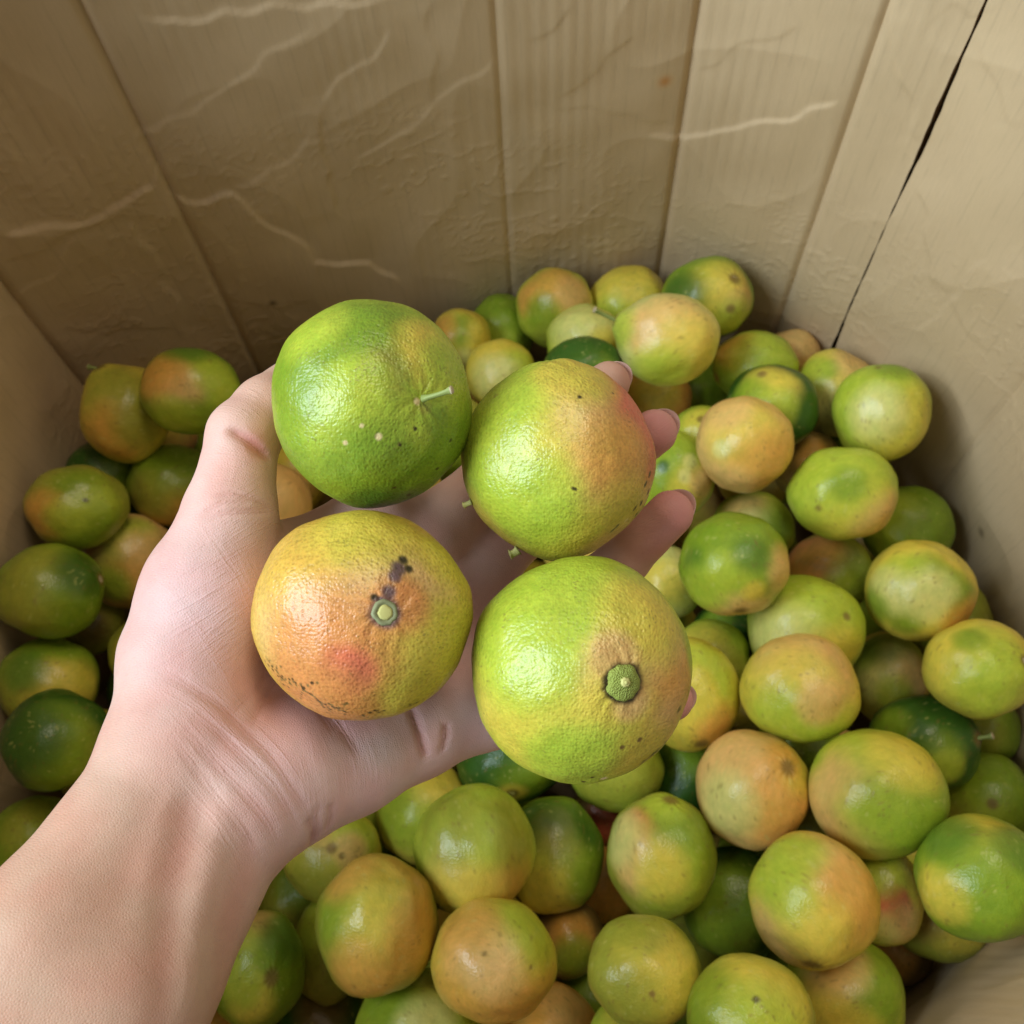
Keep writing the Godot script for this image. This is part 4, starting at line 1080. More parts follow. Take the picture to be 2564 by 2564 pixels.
		o.transform = Transform3D(Basis.from_euler(Vector3(turn.randf() * TAU, turn.randf() * TAU, turn.randf() * TAU)).scaled(Vector3.ONE * f[1] / 0.030), f[0])
		tag(o, "citrus fruit deep in the shade under the top layer of the heap", "fruit", "citrus fruit under the top layer")

func held_fruit() -> void:
	var green := StandardMaterial3D.new()
	green.albedo_color = Color8(140, 152, 62)
	green.roughness = 0.7
	green.uv1_triplanar = true
	green.uv1_scale = Vector3.ONE * 90.0
	green.heightmap_enabled = true
	green.heightmap_texture = peel.heightmap_texture
	green.heightmap_scale = 0.06
	var pale := StandardMaterial3D.new()
	pale.albedo_color = Color8(128, 132, 92)
	pale.roughness = 0.65
	for h in [
		[Vector3(-0.0391, 0.3528, -0.1613), Vector3(0.03, 0.0313, 0.0297), "L",
			[[Vector3(-0.011, 0.676, 0.736), 0.55, "G"], [Vector3(-0.664, 0.226, 0.712), 0.45, "G"], [Vector3(0.168, -0.898, 0.407), 0.55, "G"], [Vector3(0.808, -0.487, 0.33), 0.5, "G"], [Vector3(-0.694, -0.596, 0.404), 0.35, "G"], [Vector3(0.014, -0.025, 1), 0.3, "L"], [Vector3(0.635, 0.435, 0.638), 0.3, "Y"], [Vector3(0.822, 0.248, 0.512), 0.3, "L"], [Vector3(0.463, -0.434, 0.773), 0.16, "L"], [Vector3(-0.124, -0.398, 0.909), 0.2, "L"], [Vector3(0.107, -0.68, 0.725), 0.4, "G"], [Vector3(0.246, 0.202, 0.948), 0.2, "V"], [Vector3(0.091, -0.976, 0.197), 0.3, "F"], [Vector3(0.312, -0.95, 0.032), 0.2, "F"], [Vector3(-0.484, 0.641, 0.596), 0.3, "L"], [Vector3(0.082, 0.096, 0.992), 0.2, "L"], [Vector3(0.393, -0.896, 0.204), 0.022, "X", 0.5], [Vector3(0.278, -0.835, 0.476), 0.02, "X", 0.5], [Vector3(0.682, -0.641, 0.353), 0.018, "X", 0.5], [Vector3(0.812, -0.379, 0.444), 0.018, "X", 0.5], [Vector3(0.178, -0.378, 0.909), 0.03, "E", 0.5], [Vector3(-0.126, -0.426, 0.896), 0.02, "E", 0.5], [Vector3(0.032, -0.282, 0.959), 0.018, "E", 0.5], [Vector3(0.516, -0.306, 0.8), 0.016, "X", 0.5], [Vector3(0.368, -0.448, 0.815), 0.014, "X", 0.5], [Vector3(0.612, -0.103, 0.784), 0.06, "V", 0.6], [Vector3(0.547, -0.058, 0.835), 0.03, "E", 0.6]],
			Vector3(0.584, -0.035, 0.811), -0.035, 11, [[Vector3(-0.488, -0.19, 0.852), 0.01, 6]], [["k", Vector3(0.584, -0.035, 0.811), Vector3(0.0082, 0.0021, 0.0036), 0.00075]],
			"mottled lime green citrus with thin stalk, top left of the four in the hand", 0.2, 0.05],
		[Vector3(0.0159, 0.3327, -0.1462), Vector3(0.0303, 0.031, 0.0307), "L",
			[[Vector3(0.057, 0.253, 0.966), 0.6, "Y"], [Vector3(0.461, -0.143, 0.876), 0.6, "Y"], [Vector3(0.273, -0.778, 0.565), 0.5, "Y"], [Vector3(-0.704, -0.703, 0.107), 0.4, "Y"], [Vector3(0.698, 0.474, 0.537), 0.7, "P"], [Vector3(0.751, -0.082, 0.655), 0.55, "P"], [Vector3(0.769, 0.566, 0.298), 0.42, "R"], [Vector3(0.826, 0.073, 0.559), 0.34, "R"], [Vector3(0.563, -0.04, 0.825), 0.4, "O"], [Vector3(0.576, -0.626, 0.526), 0.4, "Y"], [Vector3(-0.58, 0.468, 0.667), 0.4, "L"], [Vector3(-0.339, -0.441, 0.831), 0.45, "L"], [Vector3(0.178, 0.825, 0.537), 0.35, "Y"], [Vector3(0.485, -0.861, 0.153), 0.3, "P"], [Vector3(0.097, -0.287, 0.953), 0.016, "X", 0.5], [Vector3(0.122, -0.296, 0.947), 0.014, "X", 0.5], [Vector3(0.913, -0.139, 0.383), 0.032, "X", 0.5], [Vector3(0.882, -0.24, 0.405), 0.032, "X", 0.5], [Vector3(0.93, -0.31, 0.2), 0.032, "X", 0.5], [Vector3(0.858, -0.434, 0.276), 0.032, "X", 0.5], [Vector3(0.782, -0.489, 0.385), 0.032, "X", 0.5], [Vector3(0.704, -0.618, 0.351), 0.026, "E", 0.5], [Vector3(0.6, -0.681, 0.419), 0.032, "X", 0.5], [Vector3(0.55, -0.721, 0.421), 0.032, "X", 0.5], [Vector3(0.818, -0.545, 0.183), 0.032, "X", 0.5], [Vector3(0.165, 0.561, 0.811), 0.02, "X", 0.5], [Vector3(0.528, 0.654, 0.542), 0.014, "X", 0.5], [Vector3(-0.648, 0.63, 0.427), 0.03, "V", 0.5], [Vector3(0.891, 0.389, 0.233), 0.016, "X", 0.5]],
			Vector3(-0.106, 0.971, 0.215), 0.02, 23, [[Vector3(-0.157, 0.964, 0.213), 0.03, 14], [Vector3(0.736, -0.654, 0.174), -0.03, 6], [Vector3(-0.746, -0.658, 0.107), -0.02, 8]], [["k", Vector3(-0.905, -0.411, 0.112), Vector3(-0.0026, -0.001, -0.0006), 0.0008, true], ["k", Vector3(-0.424, -0.899, 0.11), Vector3(-0.0026, -0.0015, 0.0003), 0.0012, true]],
			"yellow citrus with orange blush on its right side, top right of the four held", 0.16, 0.08],
		[Vector3(-0.0463, 0.336, -0.1002), Vector3(0.0323, 0.0307, 0.029), "H",
			[[Vector3(-0.372, -0.057, 0.926), 0.55, "P"], [Vector3(-0.18, -0.412, 0.893), 0.5, "O"], [Vector3(0.003, -0.432, 0.902), 0.4, "R"], [Vector3(-0.217, -0.154, 0.964), 0.4, "O"], [Vector3(0.708, 0.17, 0.686), 0.4, "P"], [Vector3(0.237, 0.343, 0.909), 0.4, "P"], [Vector3(-0.469, 0.707, 0.53), 0.5, "H"], [Vector3(0.585, -0.542, 0.604), 0.5, "Y"], [Vector3(0.086, 0.856, 0.51), 0.4, "Y"], [Vector3(-0.235, -0.798, 0.555), 0.35, "O"], [Vector3(0.866, -0.258, 0.427), 0.4, "Y"], [Vector3(0.653, -0.281, 0.703), 0.4, "Y"], [Vector3(0.804, 0.53, 0.269), 0.3, "Y"], [Vector3(-0.167, -0.204, 0.965), 0.44, "Q", 0.8], [Vector3(-0.016, -0.411, 0.912), 0.2, "R", 0.7], [Vector3(-0.32, -0.688, 0.651), 0.4, "Q", 0.8], [Vector3(0.433, 0.189, 0.881), 0.2, "Q", 0.8], [Vector3(0.411, 0.499, 0.763), 0.06, "S", 0.7], [Vector3(0.442, 0.572, 0.691), 0.04, "X", 0.6], [Vector3(0.378, 0.425, 0.823), 0.05, "S", 0.7], [Vector3(0.494, 0.494, 0.715), 0.035, "X", 0.6], [Vector3(0.221, 0.246, 0.944), 0.03, "X", 0.6], [Vector3(0.27, 0.225, 0.936), 0.025, "X", 0.6], [Vector3(0.336, 0.291, 0.896), 0.05, "S", 0.8], [Vector3(0.31, 0.115, 0.944), 0.13, "S", 0.35], [Vector3(-0.733, -0.462, 0.499), 0.0135, "X", 0.6], [Vector3(-0.697, -0.463, 0.548), 0.0135, "B", 0.6], [Vector3(-0.683, -0.485, 0.547), 0.0135, "B", 0.6], [Vector3(-0.686, -0.521, 0.508), 0.0135, "X", 0.6], [Vector3(-0.64, -0.513, 0.571), 0.0135, "X", 0.6], [Vector3(-0.644, -0.545, 0.537), 0.0135, "B", 0.6], [Vector3(-0.61, -0.543, 0.578), 0.0135, "B", 0.6], [Vector3(-0.568, -0.534, 0.626), 0.0135, "X", 0.6], [Vector3(-0.572, -0.566, 0.593), 0.0135, "B", 0.6], [Vector3(-0.526, -0.553, 0.646), 0.0135, "B", 0.6], [Vector3(-0.502, -0.56, 0.659), 0.0135, "X", 0.6], [Vector3(-0.501, -0.587, 0.636), 0.0135, "B", 0.6], [Vector3(-0.448, -0.567, 0.691), 0.0135, "B", 0.6], [Vector3(-0.439, -0.588, 0.68), 0.0135, "X", 0.6], [Vector3(-0.43, -0.608, 0.668), 0.0135, "X", 0.6], [Vector3(-0.411, -0.623, 0.665), 0.0135, "B", 0.6], [Vector3(-0.388, -0.635, 0.668), 0.0135, "B", 0.6], [Vector3(-0.363, -0.645, 0.673), 0.0135, "X", 0.6], [Vector3(-0.34, -0.656, 0.674), 0.0135, "B", 0.6], [Vector3(-0.32, -0.67, 0.67), 0.0135, "B", 0.6], [Vector3(-0.305, -0.69, 0.657), 0.0135, "X", 0.6], [Vector3(-0.299, -0.716, 0.63), 0.0135, "X", 0.6], [Vector3(-0.272, -0.725, 0.633), 0.0135, "B", 0.6], [Vector3(-0.278, -0.764, 0.582), 0.0135, "B", 0.6], [Vector3(-0.263, -0.785, 0.562), 0.0135, "X", 0.6], [Vector3(-0.22, -0.779, 0.587), 0.0135, "B", 0.6], [Vector3(-0.414, -0.594, 0.69), 0.0135, "X", 0.6], [Vector3(-0.434, -0.626, 0.648), 0.0135, "B", 0.6], [Vector3(-0.453, -0.658, 0.601), 0.0135, "B", 0.6], [Vector3(-0.472, -0.689, 0.549), 0.0135, "X", 0.6], [Vector3(-0.49, -0.719, 0.493), 0.0135, "B", 0.6], [Vector3(-0.508, -0.749, 0.425), 0.0135, "B", 0.6], [Vector3(-0.291, -0.709, 0.642), 0.0135, "X", 0.6], [Vector3(-0.284, -0.729, 0.622), 0.0135, "B", 0.6], [Vector3(-0.274, -0.745, 0.609), 0.0135, "B", 0.6], [Vector3(-0.24, -0.74, 0.629), 0.0135, "X", 0.6], [Vector3(-0.199, -0.728, 0.656), 0.0135, "B", 0.6], [Vector3(-0.176, -0.733, 0.657), 0.0135, "B", 0.6], [Vector3(-0.171, -0.754, 0.634), 0.0135, "X", 0.6], [Vector3(-0.158, -0.769, 0.62), 0.0135, "B", 0.6], [Vector3(-0.125, -0.763, 0.634), 0.0135, "X", 0.6], [Vector3(-0.122, -0.791, 0.6), 0.0135, "B", 0.6], [Vector3(-0.087, -0.789, 0.608), 0.0135, "B", 0.6], [Vector3(-0.071, -0.804, 0.591), 0.0135, "X", 0.6], [Vector3(-0.082, -0.844, 0.53), 0.0135, "B", 0.6], [Vector3(-0.204, -0.798, 0.567), 0.0135, "X", 0.6], [Vector3(-0.22, -0.822, 0.524), 0.0135, "B", 0.6], [Vector3(-0.25, -0.858, 0.448), 0.0135, "B", 0.6], [Vector3(-0.528, -0.526, 0.667), 0.0135, "X", 0.6], [Vector3(-0.574, -0.582, 0.576), 0.0135, "B", 0.6], [Vector3(-0.56, -0.584, 0.587), 0.0135, "B", 0.6], [Vector3(-0.599, -0.633, 0.49), 0.0135, "X", 0.6], [Vector3(0.468, -0.768, 0.437), 0.0135, "X", 0.6], [Vector3(0.468, -0.787, 0.403), 0.0135, "B", 0.6], [Vector3(0.502, -0.773, 0.389), 0.0135, "B", 0.6], [Vector3(0.527, -0.767, 0.366), 0.0135, "X", 0.6], [Vector3(-0.812, -0.388, 0.437), 0.0135, "X", 0.6], [Vector3(-0.758, -0.376, 0.532), 0.0135, "B", 0.6], [Vector3(-0.771, -0.425, 0.474), 0.0135, "B", 0.6], [Vector3(-0.73, -0.424, 0.536), 0.0135, "X", 0.6], [Vector3(-0.73, -0.459, 0.506), 0.0135, "X", 0.6], [Vector3(-0.683, -0.436, 0.586), 0.0135, "B", 0.6], [Vector3(-0.638, -0.415, 0.649), 0.0135, "B", 0.6], [Vector3(-0.428, -0.607, 0.669), 0.0135, "X", 0.6], [Vector3(-0.375, -0.562, 0.738), 0.0135, "B", 0.6], [Vector3(-0.377, -0.568, 0.732), 0.0135, "B", 0.6], [Vector3(-0.338, -0.537, 0.773), 0.0135, "X", 0.6], [Vector3(-0.327, -0.532, 0.781), 0.0135, "X", 0.6], [Vector3(-0.281, -0.527, 0.802), 0.0135, "B", 0.6], [Vector3(-0.127, -0.766, 0.631), 0.0135, "X", 0.6], [Vector3(-0.11, -0.757, 0.644), 0.0135, "B", 0.6], [Vector3(-0.065, -0.723, 0.688), 0.0135, "B", 0.6], [Vector3(-0.042, -0.709, 0.704), 0.0135, "X", 0.6], [Vector3(-0.041, -0.716, 0.697), 0.0135, "B", 0.6], [Vector3(0.074, -0.842, 0.535), 0.0135, "X", 0.6], [Vector3(0.075, -0.855, 0.514), 0.0135, "B", 0.6], [Vector3(0.131, -0.817, 0.562), 0.0135, "B", 0.6], [Vector3(0.137, -0.825, 0.548), 0.0135, "X", 0.6], [Vector3(0.177, -0.802, 0.571), 0.0135, "X", 0.6], [Vector3(0.196, -0.812, 0.55), 0.0135, "B", 0.6], [Vector3(0.206, -0.83, 0.518), 0.0135, "B", 0.6], [Vector3(0.253, -0.815, 0.522), 0.0135, "X", 0.6], [Vector3(-0.658, -0.529, 0.536), 0.0135, "X", 0.6], [Vector3(-0.659, -0.558, 0.504), 0.0135, "B", 0.6], [Vector3(-0.625, -0.557, 0.547), 0.0135, "B", 0.6], [Vector3(-0.654, -0.61, 0.448), 0.0135, "X", 0.6]],
			Vector3(0.31, 0.115, 0.944), -0.02, 37, [[Vector3(-0.554, 0.783, 0.285), 0.03, 5], [Vector3(0.714, 0.7, 0), -0.02, 6], [Vector3(-0.794, -0.503, 0.342), -0.03, 6], [Vector3(0.305, -0.926, 0.224), 0.01, 6]], [["b", Vector3(0.31, 0.115, 0.944), 0.0032]],
			"orange yellow citrus with purple scar above its stem scar, lower left in the palm", 0.14, 0.15],
		[Vector3(0.016, 0.3244, -0.0818), Vector3(0.0328, 0.0334, 0.0321), "L",
			[[Vector3(-0.253, 0.663, 0.704), 0.7, "L"], [Vector3(0.339, 0.042, 0.94), 0.36, "P"], [Vector3(0.652, 0.014, 0.758), 0.42, "P"], [Vector3(0.784, -0.162, 0.599), 0.3, "O"], [Vector3(0.653, -0.547, 0.524), 0.35, "P"], [Vector3(0.501, 0.511, 0.699), 0.35, "Y"], [Vector3(0.193, -0.314, 0.93), 0.35, "Y"], [Vector3(-0.642, -0.352, 0.681), 0.5, "Y"], [Vector3(0.066, -0.762, 0.645), 0.4, "L"], [Vector3(0.47, -0.672, 0.573), 0.3, "Y"], [Vector3(0.237, 0.244, 0.94), 0.16, "P"], [Vector3(0.362, -0.143, 0.921), 0.14, "P"], [Vector3(-0.139, -0.703, 0.697), 0.35, "L"], [Vector3(-0.556, 0.223, 0.801), 0.4, "L"], [Vector3(0.298, 0.014, 0.954), 0.18, "X", 0.15], [Vector3(0.646, -0.691, 0.323), 0.06, "X", 0.7], [Vector3(0.551, -0.767, 0.328), 0.04, "B", 0.7], [Vector3(0.728, -0.608, 0.316), 0.04, "B", 0.7], [Vector3(0.305, -0.549, 0.778), 0.022, "B", 0.5], [Vector3(0.458, -0.494, 0.739), 0.024, "B", 0.5], [Vector3(0.187, -0.918, 0.351), 0.03, "E", 0.5], [Vector3(0.08, -0.894, 0.441), 0.02, "X", 0.5], [Vector3(0.007, -0.939, 0.344), 0.02, "X", 0.5], [Vector3(0.822, -0.278, 0.496), 0.03, "B", 0.7]],
			Vector3(0.288, 0.024, 0.957), -0.02, 52, [[Vector3(0.698, -0.641, 0.319), -0.025, 7], [Vector3(-0.72, -0.656, 0.227), -0.02, 7]], [["g", Vector3(0.288, 0.024, 0.957), 0.005]],
			"large lime citrus with raised green stem button, lower right of the four held", 0.14, 0.04],
	]:
		var patches: Array = h[3]
		var o := piece("held_citrus_fruit", citrus_mesh(h[1], h[2], patches, h[4], h[5], 450, 256, h[6], true, h[7], h[10], h[11]), fine_peel, self)
		o.transform = Transform3D(TILT, h[0])
		tag(o, h[9], "fruit", "citrus fruit held in the hand")
		for f in h[8]:
			if f[0] == "k":
				add_stalk(o, h[1], f[1], f[2], f[3], f.size() > 4)
			elif f[0] == "b":
				add_button(o, h[1], f[1], f[2], pale)
			elif f[0] == "g":
				var d: Vector3 = f[1]
				var s: float = f[2]
				var btn := piece("stem_button", lathe([Vector2(0, s * 0.50), Vector2(s * 0.13, s * 0.50), Vector2(s * 0.20, s * 0.42), Vector2(s * 0.30, s * 0.40), Vector2(s * 0.55, s * 0.36), Vector2(s * 0.82, s * 0.26), Vector2(s * 0.97, s * 0.06), Vector2(s * 0.98, -s * 0.12), Vector2(s * 0.85, -s * 0.4)], 48, 0.09, 9), green, o)
				btn.transform = Transform3D(facing(d), surface_at(h[1], d, 0.985))
				var heart := piece("cut_stem", lathe([Vector2(0, s * 0.62), Vector2(s * 0.08, s * 0.62), Vector2(s * 0.11, s * 0.54), Vector2(s * 0.16, s * 0.57), Vector2(s * 0.24, s * 0.54), Vector2(s * 0.28, s * 0.3)], 20, 0.15, 5), scar_mat, btn)
				heart.position = Vector3(s * 0.05, 0, s * 0.05)

func build_hand() -> void:
	for b in [
		[0, Vector3(-1.1, -5.4, -8), 20, Vector3(-56.3, -6.9, 16.9), 24.5],
		[0, Vector3(4, 0.2, 11.3), 19, Vector3(-50.3, -0.7, 33.6), 23.5],
		[0, Vector3(-56.3, -6.9, 16.9), 24.5, Vector3(-143.1, -31.3, 55.4), 30],
		[0, Vector3(-50.3, -0.7, 33.6), 23.5, Vector3(-132.3, -20.5, 81.9), 30],
		[0, Vector3(-1.1, -5.4, -8), 20, Vector3(4, 0.2, 11.3), 19],
		[0, Vector3(-1.1, -5.4, -8), 20, Vector3(15.4, -6, -30.5), 19.5],
		[0, Vector3(15.4, -6, -30.5), 19.5, Vector3(30.3, -1, -44.5), 18.5],
		[0, Vector3(30.3, -1, -44.5), 18.5, Vector3(44.1, 6.9, -60.9), 13.6],
		[0, Vector3(56.6, -5, -41.6), 12, Vector3(93.3, 5, -39.2), 11],
		[0, Vector3(30.3, -1, -44.5), 18.5, Vector3(56.6, -5, -41.6), 12],
		[0, Vector3(-1.1, -5.4, -8), 20, Vector3(25.6, -11.7, -8.5), 14],
		[0, Vector3(4, 0.2, 11.3), 19, Vector3(15, -4.8, 14.8), 14],
		[0, Vector3(25.6, -11.7, -8.5), 14, Vector3(105.3, 3.1, -22), 11.5],
		[0, Vector3(20.2, -11.9, -0.3), 14, Vector3(104.6, 0, 0), 12],
		[0, Vector3(17.2, -8.6, 8.1), 14, Vector3(97.2, -2.3, 19.7), 11.5],
		[0, Vector3(15, -4.8, 14.8), 14, Vector3(83.9, 3.1, 34), 11.8],
		[0, Vector3(4, 0.2, 11.3), 19, Vector3(19.1, 1.3, 14.9), 18.5],
		[0, Vector3(19.1, 1.3, 14.9), 18.5, Vector3(39.2, 0.3, 22.6), 16],
		[0, Vector3(39.2, 0.3, 22.6), 16, Vector3(65, 0.1, 28.8), 14],
		[0, Vector3(65, 0.1, 28.8), 14, Vector3(83.9, 3.1, 34), 11.8],
		[0, Vector3(93.3, 5, -39.2), 11, Vector3(105.3, 3.1, -22), 11.5],
		[0, Vector3(105.3, 3.1, -22), 11.5, Vector3(104.6, 0, 0), 12],
		[0, Vector3(121, 8.1, -26.3), 7.5, Vector3(120, 6.2, -2.6), 7.5],
		[0, Vector3(120, 6.2, -2.6), 7.5, Vector3(110.9, 5.4, 21.3), 7.5],
		[0, Vector3(110.9, 5.4, 21.3), 7.5, Vector3(91.6, 8.8, 41.4), 7.5],
		[0, Vector3(104.6, 0, 0), 12, Vector3(97.2, -2.3, 19.7), 11.5],
		[0, Vector3(97.2, -2.3, 19.7), 11.5, Vector3(83.9, 3.1, 34), 11.8],
		[1, Vector3(44.1, 6.9, -60.9), 13.6, Vector3(61.6, 12.2, -82.4), 11.1],
		[1, Vector3(61.6, 12.2, -82.4), 11.1, Vector3(74.2, 12.1, -86.4), 11],
		[1, Vector3(74.2, 12.1, -86.4), 11, Vector3(92.2, 8.6, -91.4), 9.3],
		[2, Vector3(105.3, 3.1, -22), 11.5, Vector3(138, 19.5, -31.2), 9.4],
		[2, Vector3(138, 19.5, -31.2), 9.4, Vector3(154.9, 46.3, -35.7), 8.4],
		[2, Vector3(154.9, 46.3, -35.7), 8.4, Vector3(159.5, 68.4, -36.2), 7.3],
		[3, Vector3(104.6, 0, 0), 12, Vector3(141.8, 16.4, -6.5), 9.6],
		[3, Vector3(141.8, 16.4, -6.5), 9.6, Vector3(161.5, 43, -10.2), 8.7],
		[3, Vector3(161.5, 43, -10.2), 8.7, Vector3(168.3, 66.8, -13.4), 7.9],
		[4, Vector3(97.2, -2.3, 19.7), 11.5, Vector3(127.9, 19.7, 22.9), 9.2],
		[4, Vector3(127.9, 19.7, 22.9), 9.2, Vector3(146.8, 43.2, 19.9), 8.5],
		[4, Vector3(146.8, 43.2, 19.9), 8.5, Vector3(154.5, 66.1, 12.7), 7.9],
		[5, Vector3(83.9, 3.1, 34), 11.8, Vector3(100.8, 19.7, 51.2), 8.6],
		[5, Vector3(100.8, 19.7, 51.2), 8.6, Vector3(112.8, 38.2, 60.7), 7.8],
		[5, Vector3(112.8, 38.2, 60.7), 7.8, Vector3(119.1, 56.7, 63.5), 6.8],
	]:
		bone(b[0], b[1], b[2], b[3], b[4])
	var span := Rect2(-79.4, -115.0, 242.6, 242.6)
	var folds := []
	var lines := []
	for f in [
		[-2.03, 1.3, [Vector2(52.7, -85.5), Vector2(55.3, -80.5), Vector2(57.8, -75.3), Vector2(60.6, -69.1)]],
		[-0.405, 0.8, [Vector2(51.6, -81.8), Vector2(54.5, -77.5), Vector2(57.1, -70.9)]],
		[-0.608, 0.9, [Vector2(37.5, -69.3), Vector2(43, -66.3), Vector2(47.9, -61.3), Vector2(52.7, -56.4)]],
		[-0.472, 0.9, [Vector2(32.1, -66.4), Vector2(39.7, -65.5), Vector2(46.3, -61.2)]],
		[-0.54, 1, [Vector2(31, -65.8), Vector2(40.4, -61), Vector2(47, -58.1), Vector2(52.7, -56.4)]],
		[-0.439, 1, [Vector2(18.6, -11.9), Vector2(29, -15.1), Vector2(36.3, -17.9)]],
		[-0.439, 1, [Vector2(8.6, -4.9), Vector2(18.2, -8.2), Vector2(28.1, -10.9), Vector2(34.5, -14.4)]],
		[-0.351, 0.9, [Vector2(6.6, -11.3), Vector2(13, -12.5), Vector2(19.3, -13.2)]],
		[-0.49, 1.3, [Vector2(-1.1, -35.4), Vector2(2, -27.6), Vector2(4, -21.4), Vector2(6.6, -15.2), Vector2(7.9, -7.6), Vector2(8.9, 2.4), Vector2(8.5, 13.8), Vector2(9.6, 23.5), Vector2(9.2, 31.5)]],
		[0.202, 2.2, [Vector2(0.1, -27), Vector2(1.8, -19.3), Vector2(4.4, -11.3), Vector2(5.9, -1.3), Vector2(6.4, 9.5), Vector2(6.7, 20.5)]],
		[-0.381, 1.2, [Vector2(-1.5, -17.5), Vector2(1.3, -10.3), Vector2(2.3, -4.2), Vector2(3.7, 3), Vector2(4.6, 10), Vector2(5, 22.1), Vector2(5.6, 31.4)]],
		[-0.381, 1.4, [Vector2(-5.9, -17.2), Vector2(-4.4, -7), Vector2(-3.8, 0), Vector2(-2.2, 12.5), Vector2(-1.5, 20.7), Vector2(-1.7, 28.4)]],
		[-0.306, 1.2, [Vector2(-9.4, -16.1), Vector2(-8.9, -6.9), Vector2(-8.9, 4.8), Vector2(-7.9, 17.4), Vector2(-8.3, 26.9)]],
		[-0.81, 1.2, [Vector2(9.5, 25), Vector2(10.3, 30.3), Vector2(11.3, 36.3)]],
		[-0.675, 1.2, [Vector2(17.8, 25.8), Vector2(16.9, 29.9), Vector2(15.4, 34.1)]],
		[-0.54, 1.2, [Vector2(14.1, 23.3), Vector2(12.1, 26.4), Vector2(11.5, 31.4), Vector2(11.3, 35.2)]],
		[-1.49, 1.3, [Vector2(59.9, 16.2), Vector2(56.5, 24.4), Vector2(54.7, 30.9), Vector2(54.1, 36.5)]],
		[-1.08, 1.1, [Vector2(66.2, 29.1), Vector2(63.2, 33.6), Vector2(59.6, 37.9)]],
		[-0.54, 1.8, [Vector2(35.7, 2.2), Vector2(34.3, 8.9), Vector2(33.2, 15), Vector2(32.7, 21.3)]],
		[-0.405, 1.5, [Vector2(33.1, -5.8), Vector2(32.8, 3.7), Vector2(30.3, 11.5)]],
		[0.891, 4, [Vector2(-3.2, 3.6), Vector2(-14.1, 12.3), Vector2(-25.8, 22.3), Vector2(-37.6, 34.2), Vector2(-51.2, 52.5)]],
		[-0.617, 4.5, [Vector2(-8.2, -2.4), Vector2(-19.2, 6.2), Vector2(-30.3, 16.7), Vector2(-42.8, 29.9), Vector2(-56.9, 47.8)]],
		[0.479, 3.5, [Vector2(-11.1, -6.8), Vector2(-22.6, 1.4), Vector2(-33.6, 10.1), Vector2(-47.8, 23.9)]],
		[-0.479, 4.5, [Vector2(-2.2, 16.2), Vector2(-12.4, 23.5), Vector2(-23.6, 34), Vector2(-35.6, 47.6), Vector2(-44.6, 59.8)]],
		[0.411, 4, [Vector2(-0.3, 25.6), Vector2(-11.9, 35.7), Vector2(-23.1, 46.1), Vector2(-35.8, 61.2)]],
	]:
		var pts := PackedVector2Array(f[2])
		var box := Rect2(pts[0], Vector2.ZERO)
		for p in pts:
			box = box.expand(p)
		folds.append([f[0], f[1], pts, box.grow(f[1] * 2.5)])
		if f[0] < 0.0 and f[1] < 3.0:
			lines.append([pts, 0.35, 40.0 * minf(-f[0], 1.0) + 10.0])
	var tints := [
		[Vector3(23, 17, -38), 46, lin(204, 164, 160), 1],
		[Vector3(31, 14, 17), 44, lin(228, 194, 196), 1],
		[Vector3(56, 0, -13), 30, lin(218, 176, 174), 0.7],
		[Vector3(21, 4, -9), 16, lin(214, 160, 158), 0.5],
		[Vector3(25, 9, 5), 22, lin(216, 170, 168), 0.6],
		[Vector3(97, 3, 7), 40, lin(208, 164, 158), 0.9],
		[Vector3(66, 11, 32), 24, lin(224, 188, 188), 0.9],
		[Vector3(51, 18, -73), 26, lin(212, 168, 156), 0.9],
		[Vector3(79, 14, -9), 18, lin(216, 172, 160), 0.9],
		[Vector3(57, 23, -76), 5, lin(186, 112, 98), 0.5],
		[Vector3(164, 71, -13), 16, lin(204, 140, 132), 1],
		[Vector3(152, 69, 12), 18, lin(204, 140, 132), 1],
		[Vector3(115, 61, 62), 16, lin(208, 148, 138), 1],
		[Vector3(157, 7, -36), 16, lin(206, 144, 134), 1],
		[Vector3(144, 5, 19), 24, lin(198, 146, 134), 0.9],
		[Vector3(-45, 16, 1), 50, lin(190, 150, 126), 0.8],
		[Vector3(-27, 1, 1), 9, lin(184, 164, 152), 0.5],
		[Vector3(-19, 1, 6), 8, lin(184, 164, 152), 0.4],
		[Vector3(3, 4, 15), 12, lin(206, 154, 144), 0.6],
		[Vector3(2, 8, -2), 9, lin(216, 160, 158), 0.6],
		[Vector3(43, 11, 21), 10, lin(224, 190, 190), 0.5],
	]
	var skin := StandardMaterial3D.new()
	skin.vertex_color_use_as_albedo = true
	skin.roughness = 0.52
	skin.metallic_specular = 0.32
	skin.subsurf_scatter_enabled = true
	skin.subsurf_scatter_strength = 0.05
	# skin relief: fine grain, the lines of the palm and wrist
	var size := 2048
	var grain := cells(21, 0.17)
	grain.cellular_return_type = FastNoiseLite.RETURN_DISTANCE2_SUB
	var im := grain.get_image(size, size, false, false, true)
	im.convert(Image.FORMAT_L8)
	var bytes := im.get_data()
	for k in bytes.size():
		bytes[k] = 165 + (bytes[k] >> 3)
	var r := RandomNumberGenerator.new()
	r.seed = 44
